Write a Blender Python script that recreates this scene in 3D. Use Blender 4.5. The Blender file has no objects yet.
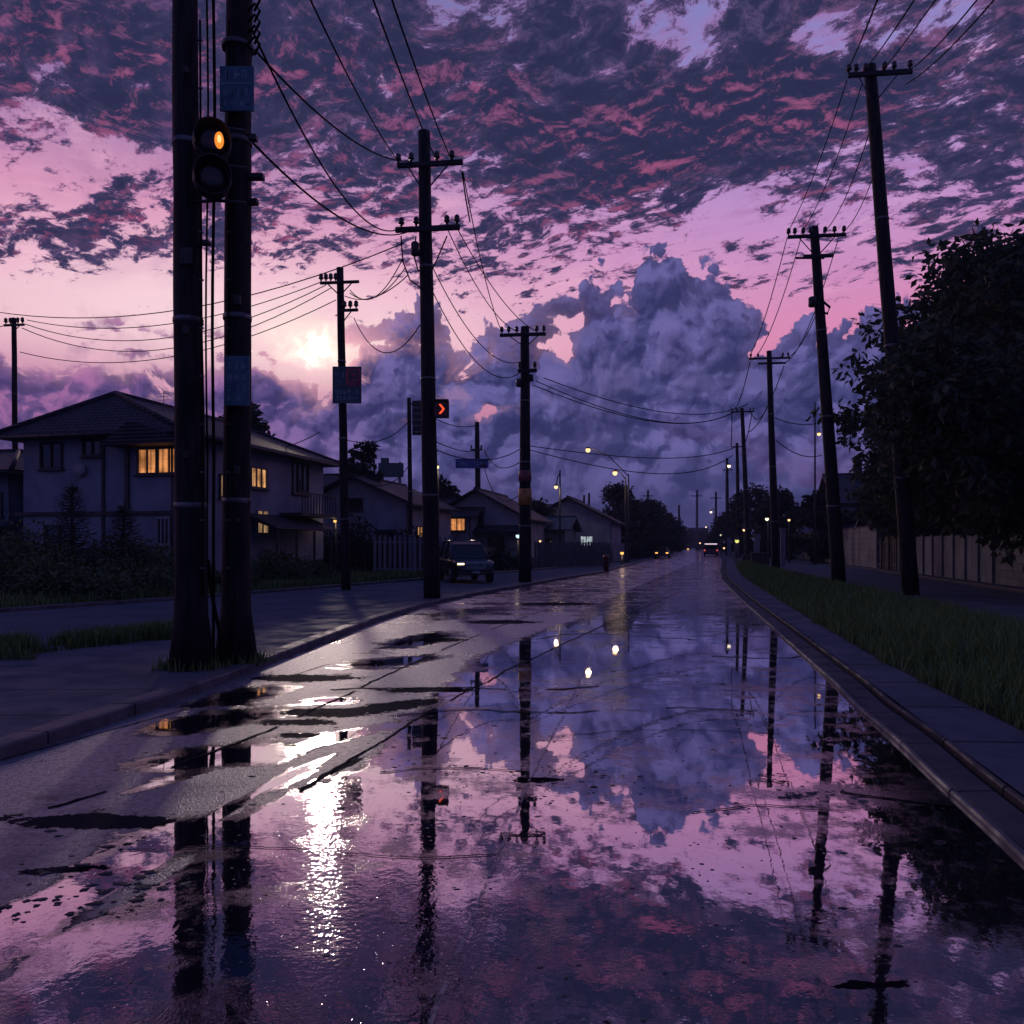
import bpy, bmesh, math, random
from mathutils import Vector, Matrix, noise as mnoise
SC = bpy.context.scene
COL = SC.collection
PI = math.pi
R = math.radians
F = 796.0          # focal length in pixels of the 1024 frame
HY = 545.0         # picture row of the horizon
EYE = 1.6          # camera height, metres

def lin(r, g=None, b=None):
    if g is None: r, g, b = r
    f = lambda c: (c/255/12.92 if c/255 <= .04045 else ((c/255+.055)/1.055)**2.4)
    return (f(r), f(g), f(b), 1.0)
# ------------------------------------------------------------------ node helpers
class NT:
    """thin wrapper that writes node trees as expressions"""
    def __init__(s, tree): s.t = tree; s.N = tree.nodes; s.L = tree.links
    def put(s, sock, v):
        if isinstance(v, E): s.L.new(v.s, sock)
        elif v is not None: sock.default_value = v
    def math(s, op, a, b=None, c=None, clamp=False):
        n = s.N.new('ShaderNodeMath'); n.operation = op; n.use_clamp = clamp
        for i, v in enumerate((a, b, c)):
            if v is not None: s.put(n.inputs[i], v)
        return E(s, n.outputs[0])
    def vec(s, x, y, z=0.0):
        n = s.N.new('ShaderNodeCombineXYZ')
        for i, v in enumerate((x, y, z)): s.put(n.inputs[i], v)
        return E(s, n.outputs[0])
    def sep(s, v):
        n = s.N.new('ShaderNodeSeparateXYZ'); s.put(n.inputs[0], v)
        return [E(s, o) for o in n.outputs]
    def vm(s, op, a, b=None, scale=None, out=0):
        n = s.N.new('ShaderNodeVectorMath'); n.operation = op
        s.put(n.inputs[0], a)
        if b is not None: s.put(n.inputs[1], b)
        if scale is not None: s.put(n.inputs['Scale'], scale)
        return E(s, n.outputs[out])
    def noise(s, v, scale=1.0, detail=2.0, rough=.5, dim='3D', dist=0.0, lac=2.0, col=False):
        n = s.N.new('ShaderNodeTexNoise'); n.noise_dimensions = dim
        s.put(n.inputs['Vector'], v)
        n.inputs['Scale'].default_value = scale; n.inputs['Detail'].default_value = detail
        n.inputs['Roughness'].default_value = rough; n.inputs['Distortion'].default_value = dist
        n.inputs['Lacunarity'].default_value = lac
        return E(s, n.outputs[1 if col else 0])
    def voro(s, v, scale=1.0, feature='F1', dim='2D', rand=1.0, out='Distance'):
        n = s.N.new('ShaderNodeTexVoronoi'); n.voronoi_dimensions = dim; n.feature = feature
        s.put(n.inputs['Vector'], v); n.inputs['Scale'].default_value = scale
        n.inputs['Randomness'].default_value = rand
        return E(s, n.outputs[out])
    def rng(s, v, a, b, c=0.0, d=1.0, smooth=True):
        n = s.N.new('ShaderNodeMapRange'); n.interpolation_type = 'SMOOTHSTEP' if smooth else 'LINEAR'
        n.clamp = True
        for i, x in enumerate((v, a, b, c, d)): s.put(n.inputs[i], x)
        return E(s, n.outputs[0])
    def mix(s, f, a, b, blend='MIX'):
        n = s.N.new('ShaderNodeMix'); n.data_type = 'RGBA'; n.blend_type = blend; n.clamp_factor = True
        s.put(n.inputs[0], f); s.put(n.inputs[6], a); s.put(n.inputs[7], b)
        return E(s, n.outputs[2])
    def ramp(s, f, stops, interp='LINEAR'):
        n = s.N.new('ShaderNodeValToRGB'); cr = n.color_ramp; cr.interpolation = interp
        while len(cr.elements) < len(stops): cr.elements.new(0.5)
        for e, (p, c) in zip(cr.elements, stops):
            e.position = p; e.color = c if len(c) == 4 else (*c, 1)
        s.put(n.inputs[0], f)
        return E(s, n.outputs[0])
    def curve(s, f, pts):
        n = s.N.new('ShaderNodeFloatCurve'); c = n.mapping.curves[0]
        n.mapping.use_clip = False
        while len(c.points) < len(pts): c.points.new(.5, .5)
        for p, (x, y) in zip(c.points, pts):
            p.location = (x, y); p.handle_type = 'AUTO_CLAMPED'
        n.mapping.update()
        s.put(n.inputs['Value'], f)
        return E(s, n.outputs[0])
class E:
    def __init__(s, nt, sock): s.nt = nt; s.s = sock
    def __add__(a, b): return a.nt.math('ADD', a, b)
    __radd__ = __add__
    def __mul__(a, b): return a.nt.math('MULTIPLY', a, b)
    __rmul__ = __mul__
    def __sub__(a, b): return a.nt.math('SUBTRACT', a, b)
    def __rsub__(a, b): return a.nt.math('SUBTRACT', b, a)
    def __truediv__(a, b): return a.nt.math('DIVIDE', a, b)
    def __rtruediv__(a, b): return a.nt.math('DIVIDE', b, a)
    def max(a, b): return a.nt.math('MAXIMUM', a, b)
    def min(a, b): return a.nt.math('MINIMUM', a, b)
    def clamp(a): return a.nt.math('ADD', a, 0.0, clamp=True)
    def pw(a, b): return a.nt.math('POWER', a, b)

# ------------------------------------------------------------------ dusk sky
SUN_AZ = math.atan((321-512)/F)                       # to the left of the view axis
SUN_EL = math.atan((HY-350)/math.hypot(F, 321-512))

def sky_pt(px, py):
    """azimuth and elevation (in units of 1/F radian) of a place in the sky"""
    return F*math.atan((px-512)/F), F*math.atan((HY-py)/math.hypot(F, px-512))

def make_sky():
    w = bpy.data.worlds.new('World'); SC.world = w; w.use_nodes = True
    T = NT(w.node_tree); T.N.clear()
    tc = T.N.new('ShaderNodeTexCoord')
    d = T.vm('NORMALIZE', E(T, tc.outputs['Generated']))
    x, y, z = T.sep(d)
    az = T.math('ARCTAN2', x, y)
    a = az*F
    e = T.math('ARCSINE', z)*F
    p = T.vec(a, e)                                   # flat chart of the sky, about one unit per 0.072 degree

    def blob(px, py, rx, ry, rot=0.0, src=None):
        """soft elliptical weight round one place in the sky"""
        ca, ce = sky_pt(px, py)
        v = T.vm('SUBTRACT', src or p, (ca, ce, 0))
        if rot:
            n = T.N.new('ShaderNodeVectorRotate'); n.rotation_type = 'Z_AXIS'
            T.put(n.inputs['Vector'], v); n.inputs['Angle'].default_value = R(-rot); v = E(T, n.outputs[0])
        v = T.vm('MULTIPLY', v, (1/rx, 1/ry, 0))
        r2 = T.vm('DOT_PRODUCT', v, v, out=1)
        return T.math('EXPONENT', r2*-1.0)

    q = T.vec(x/(z.max(0.0)+.10), y/(z.max(0.0)+.10))
    rot = T.N.new('ShaderNodeVectorRotate'); rot.rotation_type = 'Z_AXIS'
    T.put(rot.inputs['Vector'], q); rot.inputs['Angle'].default_value = R(40)
    q = E(T, rot.outputs[0])
    qs0 = q
    # ---- clear air: pale peach by the sun, pink, then lavender overhead
    ne = (e/480.0).clamp()
    left = T.rng(a, -330, 330)
    g_l = T.ramp(ne, [(0, lin(88, 66, 108)), (.30, lin(190, 120, 160)), (.40, lin(232, 176, 192)), (.52, lin(226, 158, 190)),
                      (.62, lin(212, 144, 182)), (.78, lin(152, 120, 172)), (1, lin(112, 106, 162))])
    g_r = T.ramp(ne, [(0, lin(74, 62, 104)), (.30, lin(192, 112, 152)), (.40, lin(218, 134, 176)), (.52, lin(206, 142, 192)),
                      (.66, lin(184, 142, 202)), (.80, lin(150, 134, 196)), (1, lin(130, 128, 192))])
    clear = T.mix(left, g_l, g_r)
    clear = T.mix(blob(230, 312, 260, 54)*.78, clear, lin(250, 218, 226))
    clear = T.mix(blob(318, 345, 60, 30)*.5, clear, lin(255, 240, 214))
    # faint streaks of high ice cloud
    n0 = T.noise(T.vm('MULTIPLY', qs0, (2.2, 3.4, 0)), 1.0, 8, .68, '2D', .3)
    clear = T.mix(T.rng(n0, .52, .70)*.42, clear, lin(238, 178, 205))
    clear = T.mix(T.rng(n0, .48, .30)*.50*T.rng(e, 190, 330), clear, lin(164, 104, 160))
    ns = T.N.new('ShaderNodeTexSky'); ns.sky_type = 'NISHITA'; ns.sun_disc = False
    ns.sun_elevation = SUN_EL; ns.sun_rotation = SUN_AZ
    nish = T.mix(1.0, E(T, ns.outputs[0]), (.0025, .0025, .0025, 1), 'MULTIPLY')
    clear = T.mix(1.0, clear, nish, 'ADD')

    # ---- high broken deck, seen from below (flat layer)
    wq = T.vm('ADD', q, T.vm('SCALE', T.noise(q, 2.4, 4, .6, '2D', col=True), scale=.15))
    qs = T.vm('MULTIPLY', wq, (1.0, 1.45, 0))
    def deckfield(qq):
        b = (T.noise(qq, 1.6, 2, .5, '2D')-.5)*.50
        b = b+(T.noise(qq, 6.0, 4, .60, '2D', .2)-.5)*.95
        b = b+(T.noise(T.vm('ADD', qq, (7, 3, 0)), 15.0, 7, .74, '2D')-.5)*1.45
        return b+.5-T.voro(qq, 13.0, 'F1')*.20
    def fleck(qq):
        return T.noise(T.vm('MULTIPLY', qq, (1.0, .72, 0)), 12.0, 8, .74, '2D', .25)+T.noise(qq, 3.0, 3, .55, '2D')*.8
    df = deckfield(qs)
    cov = T.curve(ne, [(0, .0), (.36, .16), (.42, .38), (.47, .50), (.52, .585), (.57, .62), (.64, .66), (.72, .74), (.80, .84), (1, .86)])
    cov = cov+blob(640, 150, 190, 80)*.22+blob(610, 185, 90, 45)*.14+blob(160, 85, 240, 80)*.22+blob(150, 215, 170, 34, 12)*.12+blob(470, 70, 190, 80)*.22
    cov = cov+blob(870, 125, 170, 75)*.20+blob(770, 95, 90, 70)*.25+blob(985, 185, 60, 40)*.16+blob(960, 235, 90, 22, 15)*.12
    cov = cov-blob(680, 30, 44, 20)*.40-blob(430, 20, 40, 24)*.22-blob(900, 14, 150, 24)*.22-blob(760, 190, 90, 30, 15)*.26
    cov = cov-blob(70, 165, 120, 28, 14)*.16-blob(915, 215, 150, 36)*.16-blob(380, 222, 120, 22)*.12-blob(510, 190, 90, 22, 20)*.16
    cov = cov-blob(830, 40, 40, 30)*.25+blob(90, 238, 90, 20, 18)*.20+blob(60, 30, 120, 40)*.1+blob(490, 235, 60, 22, 25)*.16
    cov = cov-blob(800, 320, 230, 50)*.12-blob(230, 305, 190, 36)*.22
    dens = df+cov*.95-1.06
    deck = T.rng(dens, -.08, .15)
    # light comes from low on the left: thin lower edges glow red and pink, the thick middle is dark
    ql = T.vm('ADD', qs, (-.012, .030, 0))
    slope = (fleck(qs)-fleck(ql))*1.9
    thick = T.rng(dens, .0, .42, smooth=False)
    dcol = T.ramp(thick, [(0, lin(158, 106, 156)), (.15, lin(104, 76, 122)), (.36, lin(68, 60, 98)), (.7, lin(52, 53, 87)), (1, lin(45, 48, 82))])
    redzone = (T.rng(e, 500, 400)*T.rng(e, 215, 270)*(blob(480, 150, 400, 130)+blob(60, 160, 220, 120)+blob(700, 180, 170, 70)*.6+.12)).clamp()
    dcol = T.mix(T.rng(slope, .04, .42, smooth=False)*redzone*T.rng(T.noise(qs, 2.4, 3, .6, '2D'), .30, .58)*.9, dcol, lin(164, 76, 112))
    dcol = T.mix(T.rng(slope, -.04, -.40)*.6, dcol, lin(42, 41, 74))
    dcol = T.mix(T.rng(slope, .02, .40)*T.rng(e, 200, 420)*.32, dcol, lin(120, 98, 150))
    out = T.mix(deck, clear, dcol)

    # ---- heaped cloud along the horizon
    tops = [(-160, 338), (0, 326), (60, 322), (120, 334), (170, 340), (250, 342), (300, 364), (335, 350), (352, 330), (382, 308),
            (420, 306), (448, 310), (480, 318), (515, 312), (545, 316), (562, 322), (571, 312), (577, 292), (590, 276), (608, 274), (619, 290), (629, 298), (635, 264), (648, 246), (666, 243), (682, 254), (692, 268), (706, 262), (722, 270), (737, 292), (746, 318), (756, 322), (775, 318), (800, 308), (830, 322), (858, 308),
            (885, 320), (925, 304), (965, 310), (1024, 296), (1160, 306)]
    pts = []
    for px, py in tops:
        A_, E_ = sky_pt(px, py); pts.append((A_/1200+.5, E_/500))
    wv = T.vm('SCALE', T.vm('SUBTRACT', T.noise(p, .012, 5, .62, '2D', col=True), (.5, .5, .5)), scale=40.0)
    pw_ = T.vm('ADD', p, wv)
    def billow(v, fine=True):
        d1 = T.voro(v, .0165, 'F1'); d2 = T.voro(T.vm('ADD', v, (31, 77, 0)), .037, 'F1')
        o = (1.0-d1*d1*1.5)*.36+(1.0-d2*d2*1.5)*.27+T.noise(v, .03, 7, .66, '2D')*.44
        if fine:
            d3 = T.voro(T.vm('ADD', v, (5, 13, 0)), .080, 'F1'); d4 = T.voro(T.vm('ADD', v, (51, 3, 0)), .165, 'F1')
            o = o+(1.0-d3*d3*1.4)*.15+(1.0-d4*d4*1.4)*.07
        return o
    lft0 = T.rng(a, -70, -300)
    aw, ew, _ = T.sep(pw_)
    bw = billow(pw_)
    top = T.curve((aw/1200.0+.5).clamp(), pts)*500.0
    gaps = blob(505, 410, 66, 12, 14, pw_)*72+blob(402, 428, 60, 11, 25, pw_)*70+blob(560, 352, 14, 10, 0, pw_)*40+blob(762, 345, 16, 9, 10, pw_)*36+blob(150, 372, 90, 12, 5, pw_)*42
    gaps = gaps+blob(40, 350, 60, 14, 0, pw_)*30+blob(322, 352, 34, 22, 0, pw_)*75+blob(455, 350, 18, 30, 0, pw_)*30+blob(600, 405, 14, 10, 0, pw_)*16
    gaps = gaps+blob(950, 368, 70, 8, 5, pw_)*26+blob(795, 412, 50, 5, -4, pw_)*22+blob(700, 484, 60, 5, 4, pw_)*14
    nl = T.noise(T.vm('MULTIPLY', p, (.013, .024, 0)), 1.0, 6, .64, '2D', .4)
    inside = top-ew+(bw-.80)*70.0-gaps+(bw-.80)*(blob(660, 290, 110, 60)+blob(400, 320, 70, 40)+blob(880, 330, 90, 30))*20.0-blob(470, 400, 120, 55)*T.rng(nl, .47, .66)*44.0-lft0*T.rng(nl, .46, .68)*62.0*T.rng(e, 90, 150)
    inside = inside.max((blob(562, 308, 22, 11, 10, pw_)-.35)*30+(bw-.86)*30).max((blob(375, 330, 40, 13, 20, pw_)-.4)*30+(bw-.86)*26)
    edge = T.rng(inside, -1.0, 4.5)
    soft = T.rng(inside, -14.0, 12.0)
    vol = T.rng(inside, 0, 70)
    # light from above and the left on the heaps
    bl = billow(T.vm('ADD', pw_, (-3.6, 6.4, 0)))
    sh = (bw-bl)*4.2
    big = (billow(pw_, False)-billow(T.vm('ADD', pw_, (-11.0, 17.0, 0)), False))*1.7
    lft = T.rng(a, -60, -430)
    crest = T.mix(lft, lin(108, 102, 164), lin(176, 114, 166))
    body = T.mix(lft, lin(72, 71, 124), lin(104, 78, 132))
    crease = T.mix(lft, lin(44, 46, 92), lin(64, 55, 104))
    body = T.mix(T.rng(big, .0, .55)*.8, body, crest)
    body = T.mix(T.rng(big, .0, -.55)*.75, body, crease)
    ccol = T.mix(T.rng(sh, .05, .75)*.7, body, crest)
    ccol = T.mix(T.rng(sh, -.05, -.70)*.7, ccol, crease)
    ccol = T.mix((blob(640, 365, 95, 60)*T.rng(bw, .7, 1.0))*.35, ccol, lin(118, 106, 164))
    ccol = T.mix(T.rng(inside, 16, 0)*.35, ccol, lin(92, 84, 134))
    nb = T.noise(T.vm('MULTIPLY', p, (.008, .016, 0)), 1.0, 4, .55, '2D', .4)
    ccol = T.mix(T.rng(nb, .52, .72)*T.rng(e, 150, 60)*.35, ccol, lin(110, 78, 124))
    ccol = T.mix(T.rng(nb, .48, .3)*.35, ccol, lin(62, 60, 102))
    warm = (blob(322, 352, 60, 34)*.9+blob(300, 360, 260, 60)*.35).clamp()
    ccol = T.mix(warm*T.rng(inside, 42, 4), ccol, lin(236, 170, 186))
    mask = T.mix(lft*.8, edge, soft)
    out = T.mix(mask, out, ccol)
    # thick violet air towards the horizon
    low = T.mix(T.rng(a, -420, 60), lin(84, 68, 114), T.mix(T.rng(a, 60, 420), lin(66, 66, 112), lin(57, 60, 106)))
    low = T.mix(T.rng(nb, .5, .75)*.3, low, lin(96, 72, 118))
    out = T.mix(T.rng(e, 105, 10)*.85, out, low)
    # overhead, out of the sunset, the air is a deep blue
    out = T.mix(T.rng(e, 490, 640)*.92, out, lin(62, 82, 160))
    # veiled sun
    gw = T.vm('ADD', p, T.vm('SCALE', T.vm('SUBTRACT', T.noise(p, .035, 5, .65, '2D', col=True), (.5, .5, .5)), scale=44.0))
    glow = T.math('ADD', blob(318, 350, 11, 7, 12, gw)*1.5, blob(318, 350, 30, 16, 0, gw)*.42)
    gcol = T.vm('SCALE', (1.0, .86, .66), scale=glow*T.rng(T.noise(p, .07, 4, .65, '2D'), .36, .62, .45, 1.1))
    out = T.mix(1.0, out, gcol, 'ADD')
    # the sky behind the viewer, away from the sunset, is dimmer
    out = T.mix(T.rng(y, .10, -.45)*.85, out, lin(54, 70, 136))
    bg = T.N.new('ShaderNodeBackground'); T.put(bg.inputs[0], out); bg.inputs[1].default_value = 1.0
    o = T.N.new('ShaderNodeOutputWorld'); T.L.new(bg.outputs[0], o.inputs[0])
    w.cycles.sampling_method = 'MANUAL'; w.cycles.sample_map_resolution = 512
make_sky()

sun = bpy.data.lights.new('sun', 'SUN'); sun.energy = .20; sun.angle = R(1.8); sun.color = (1, .80, .66)
so = bpy.data.objects.new('sun', sun); COL.objects.link(so)
sd = Vector((math.sin(SUN_AZ)*math.cos(SUN_EL), math.cos(SUN_AZ)*math.cos(SUN_EL), math.sin(SUN_EL)))
so.rotation_euler = (-sd).to_track_quat('-Z', 'Y').to_euler(); so.location = sd*60

cam = bpy.data.cameras.new('camera'); co = bpy.data.objects.new('camera', cam); COL.objects.link(co)
co.location = (0, 0, EYE); co.rotation_euler = (PI/2, 0, 0)
cam.sensor_width = 36; cam.lens = 36*F/1024; cam.shift_y = (HY-512)/1024
cam.clip_start = .05; cam.clip_end = 6000
SC.camera = co
SC.render.engine = 'CYCLES'
SC.cycles.use_denoising = True
SC.view_settings.view_transform = 'Standard'; SC.view_settings.look = 'None'
SC.view_settings.exposure = 0; SC.view_settings.gamma = 1
SC.view_settings.use_curve_mapping = False
# ------------------------------------------------------------------ places
SLOPE = 0.236                        # the street runs towards (SLOPE, 1)
RANG = -math.atan(SLOPE)             # its heading as a rotation about Z
def at(px, py, d):
    """point at distance d seen along one direction"""
    return Vector(((px-512)/F*d, d, EYE+(HY-py)/F*d))
def gr(px, py, z=0.0):
    """point of the ground (height z) seen along one direction"""
    d = F*(EYE-z)/(py-HY)
    return Vector(((px-512)/F*d, d, z))
def st(lat, d, z=0.0):
    """street coordinates: metres right of the street axis, metres ahead"""
    return Vector((SLOPE*d+lat, d, z))
def interp(tab, x):
    if x <= tab[0][0]: return tab[0][1]
    for (a, va), (b, vb) in zip(tab, tab[1:]):
        if x <= b:
            t = (x-a)/(b-a); return va+(vb-va)*t
    return tab[-1][1]
def sm(a, b, x):
    t = min(1, max(0, (x-a)/(b-a))); return t*t*(3-2*t)

# ------------------------------------------------------------------ meshes
class MB:
    def __init__(s): s.b = bmesh.new()
    def box(s, c, size, rz=0.0, rot=None, bev=0.0):
        M = Matrix.Translation(Vector(c)) @ (rot.to_4x4() if rot is not None else Matrix.Rotation(rz, 4, 'Z')) @ Matrix.Diagonal((*size, 1))
        r = bmesh.ops.create_cube(s.b, size=1.0, matrix=M)
        if bev:
            ed = {e for v in r['verts'] for e in v.link_edges}
            bmesh.ops.bevel(s.b, geom=list(ed), offset=bev, segments=2, profile=.6, affect='EDGES')
        return s
    def tube(s, pts, rad, n=8, cap=True):
        pts = [Vector(p) for p in pts]
        if not isinstance(rad, (list, tuple)): rad = [rad]*len(pts)
        rings = []; ref = None
        for i, p in enumerate(pts):
            t = (pts[min(i+1, len(pts)-1)]-pts[max(i-1, 0)]).normalized()
            if ref is None: ref = Vector((1, 0, 0)) if abs(t.x) < .8 else Vector((0, 1, 0))
            u = (ref-t*ref.dot(t)).normalized(); v = t.cross(u); ref = u
            rings.append([s.b.verts.new(p+(u*math.cos(2*PI*k/n)+v*math.sin(2*PI*k/n))*rad[i]) for k in range(n)])
        for a, b in zip(rings, rings[1:]):
            for k in range(n):
                s.b.faces.new((a[k], a[(k+1) % n], b[(k+1) % n], b[k])).smooth = True
        if cap:
            s.b.faces.new(list(reversed(rings[0]))); s.b.faces.new(rings[-1])
        return s
    def lathe(s, prof, axis='Z', c=(0, 0, 0), n=16, M=None):
        """profile of (radius, height) round an axis"""
        rings = []
        for r, h in prof:
            ring = []
            for k in range(n):
                a = 2*PI*k/n; p = Vector((r*math.cos(a), r*math.sin(a), h))
                if axis == 'X': p = Vector((h, p.x, p.y))
                elif axis == 'Y': p = Vector((p.x, h, p.y))
                p = Vector(c)+((M @ p) if M else p)
                ring.append(s.b.verts.new(p))
            rings.append(ring)
        for a, b in zip(rings, rings[1:]):
            for k in range(n): s.b.faces.new((a[k], a[(k+1) % n], b[(k+1) % n], b[k])).smooth = True
        s.b.faces.new(list(reversed(rings[0]))); s.b.faces.new(rings[-1])
        return s
    def face(s, pts):
        s.b.faces.new([s.b.verts.new(Vector(p)) for p in pts]); return s
    def prism(s, poly, vec):
        """flat outline pushed along vec"""
        v = Vector(vec); a = [s.b.verts.new(Vector(p)) for p in poly]; b = [s.b.verts.new(Vector(p)+v) for p in poly]
        s.b.faces.new(a); s.b.faces.new(list(reversed(b))); n = len(a)
        for i in range(n): s.b.faces.new((a[i], b[i], b[(i+1) % n], a[(i+1) % n]))
        return s
    def build(s, name, mat, parent=None):
        bmesh.ops.recalc_face_normals(s.b, faces=s.b.faces)
        me = bpy.data.meshes.new(name); s.b.to_mesh(me); s.b.free()
        return link(name, me, mat, parent)
def link(name, me, mat, parent=None):
    o = bpy.data.objects.new(name, me); COL.objects.link(o)
    if mat: me.materials.append(mat)
    if parent: o.parent = parent
    return o
def raw(name, verts, faces, mat, parent=None):
    me = bpy.data.meshes.new(name); me.from_pydata(verts, [], faces); me.update()
    return link(name, me, mat, parent)
def tag(o, label=None, cat=None, group=None, kind=None):
    if label: o['label'] = label
    if cat: o['category'] = cat
    if group: o['group'] = group
    if kind: o['kind'] = kind
    return o
def empty(name, loc, rz=0.0, label=None, cat=None, group=None):
    o = bpy.data.objects.new(name, None); COL.objects.link(o); o.location = loc; o.rotation_euler = (0, 0, rz)
    o.empty_display_size = .3
    return tag(o, label, cat, group)
KIDS = {}
def copy_tree(o, parent=None):
    c = o.copy(); COL.objects.link(c)
    if parent: c.parent = parent
    for ch in list(o.children): copy_tree(ch, c)
    return c

# ------------------------------------------------------------------ materials
def new_mat(name):
    m = bpy.data.materials.new(name); m.use_nodes = True
    T = NT(m.node_tree); T.N.clear()
    return m, T
def finish(T, sh):
    o = T.N.new('ShaderNodeOutputMaterial'); T.L.new(sh, o.inputs[0])
def principled(T, col, rough=.6, metal=0.0, spec=.5, normal=None, emit=None, estr=0.0):
    n = T.N.new('ShaderNodeBsdfPrincipled')
    T.put(n.inputs['Base Color'], col); T.put(n.inputs['Roughness'], rough); T.put(n.inputs['Metallic'], metal)
    n.inputs['Specular IOR Level'].default_value = spec
    if normal is not None: T.put(n.inputs['Normal'], normal)
    if emit is not None:
        T.put(n.inputs['Emission Color'], emit); T.put(n.inputs['Emission Strength'], estr)
    return n.outputs[0]
def bump(T, h, strength=.3, dist=.02):
    n = T.N.new('ShaderNodeBump'); n.inputs['Strength'].default_value = strength; n.inputs['Distance'].default_value = dist
    T.put(n.inputs['Height'], h); return E(T, n.outputs[0])
def objcoord(T):
    n = T.N.new('ShaderNodeTexCoord'); return E(T, n.outputs['Object'])
def poscoord(T):
    n = T.N.new('ShaderNodeNewGeometry'); return E(T, n.outputs['Position'])
def surf(name, c1, c2=None, rough=.6, scale=3.0, bumpy=.0, bscale=40.0, metal=0.0, spec=.5, stretch=(1, 1, 1), world=False):
    """weathered surface: two tones broken by noise, worn roughness, optional relief"""
    m, T = new_mat(name)
    v = poscoord(T) if world else objcoord(T)
    v = T.vm('MULTIPLY', v, stretch)
    n = T.noise(v, scale, 6, .6)
    c1 = (*c1, 1) if len(c1) == 3 else c1
    c2 = c2 or tuple(x*.6 for x in c1[:3]); c2 = (*c2, 1) if len(c2) == 3 else c2
    col = T.mix(T.rng(n, .38, .64), c1, c2)
    n2 = T.noise(v, scale*7, 4, .6)
    col = T.mix(T.rng(n2, .55, .8)*.35, col, tuple(x*.5 for x in c1[:3])+(1,))
    nm = bump(T, T.noise(v, bscale, 3, .6), bumpy, .01) if bumpy else None
    finish(T, principled(T, col, T.rng(n, .3, .7, rough-.08, rough+.1), metal, spec, nm))
    return m
def glow(name, col, strength):
    m, T = new_mat(name)
    n = T.N.new('ShaderNodeEmission'); n.inputs[0].default_value = (*col, 1); n.inputs[1].default_value = strength
    finish(T, n.outputs[0]); return m

M = {}
M['pole'] = surf('weathered_pole_wood', (.018, .016, .018), (.005, .0046, .006), .70, 2.6, 1.0, 18, stretch=(6, 6, .5), spec=.25)
M['concrete_pole'] = surf('weathered_pole_concrete', (.06, .058, .062), (.035, .034, .037), .7, 2.0, .3, 30, stretch=(3, 3, .6))
M['arm'] = surf('tarred_crossarm_wood', (.020, .017, .017), (.010, .009, .010), .7, 4.0, .4, 20)
M['porcelain'] = surf('brown_porcelain', (.05, .030, .022), (.03, .02, .018), .25, 5.0)
M['steel'] = surf('dull_galvanised_steel', (.16, .16, .17), (.08, .08, .085), .5, 6.0, metal=.6)
M['black_metal'] = surf('black_painted_metal', (.02, .02, .021), (.012, .012, .012), .45, 6.0)
M['cable'] = surf('black_cable_rubber', (.010, .010, .011), (.007, .007, .007), .95, 3.0, spec=.05)
# ------------------------------------------------------------------ ground, road, kerbs
LATL = [(0, -5.25), (5.9, -5.2), (8.2, -5.36), (10.4, -5.7), (13.4, -6.2), (16.7, -6.7), (20.5, -7.1), (24.5, -7.1), (29.6, -6.8), (36.4, -6.4), (44, -5.6), (60, -5.4), (600, -5.4)]
LATR = [(0, 1.68), (4, 1.62), (7.3, 1.55), (10.3, 1.50), (16, 1.36), (23.2, 1.17), (36.4, .98), (48, 1.2), (64, 1.7), (90, 2.5), (130, 3.0), (600, 3.0)]
def dsteps(a, b, k, m=.02):
    out = [a]
    while out[-1] < b: out.append(out[-1]+max(m, out[-1]*k))
    out[-1] = b; return out

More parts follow.
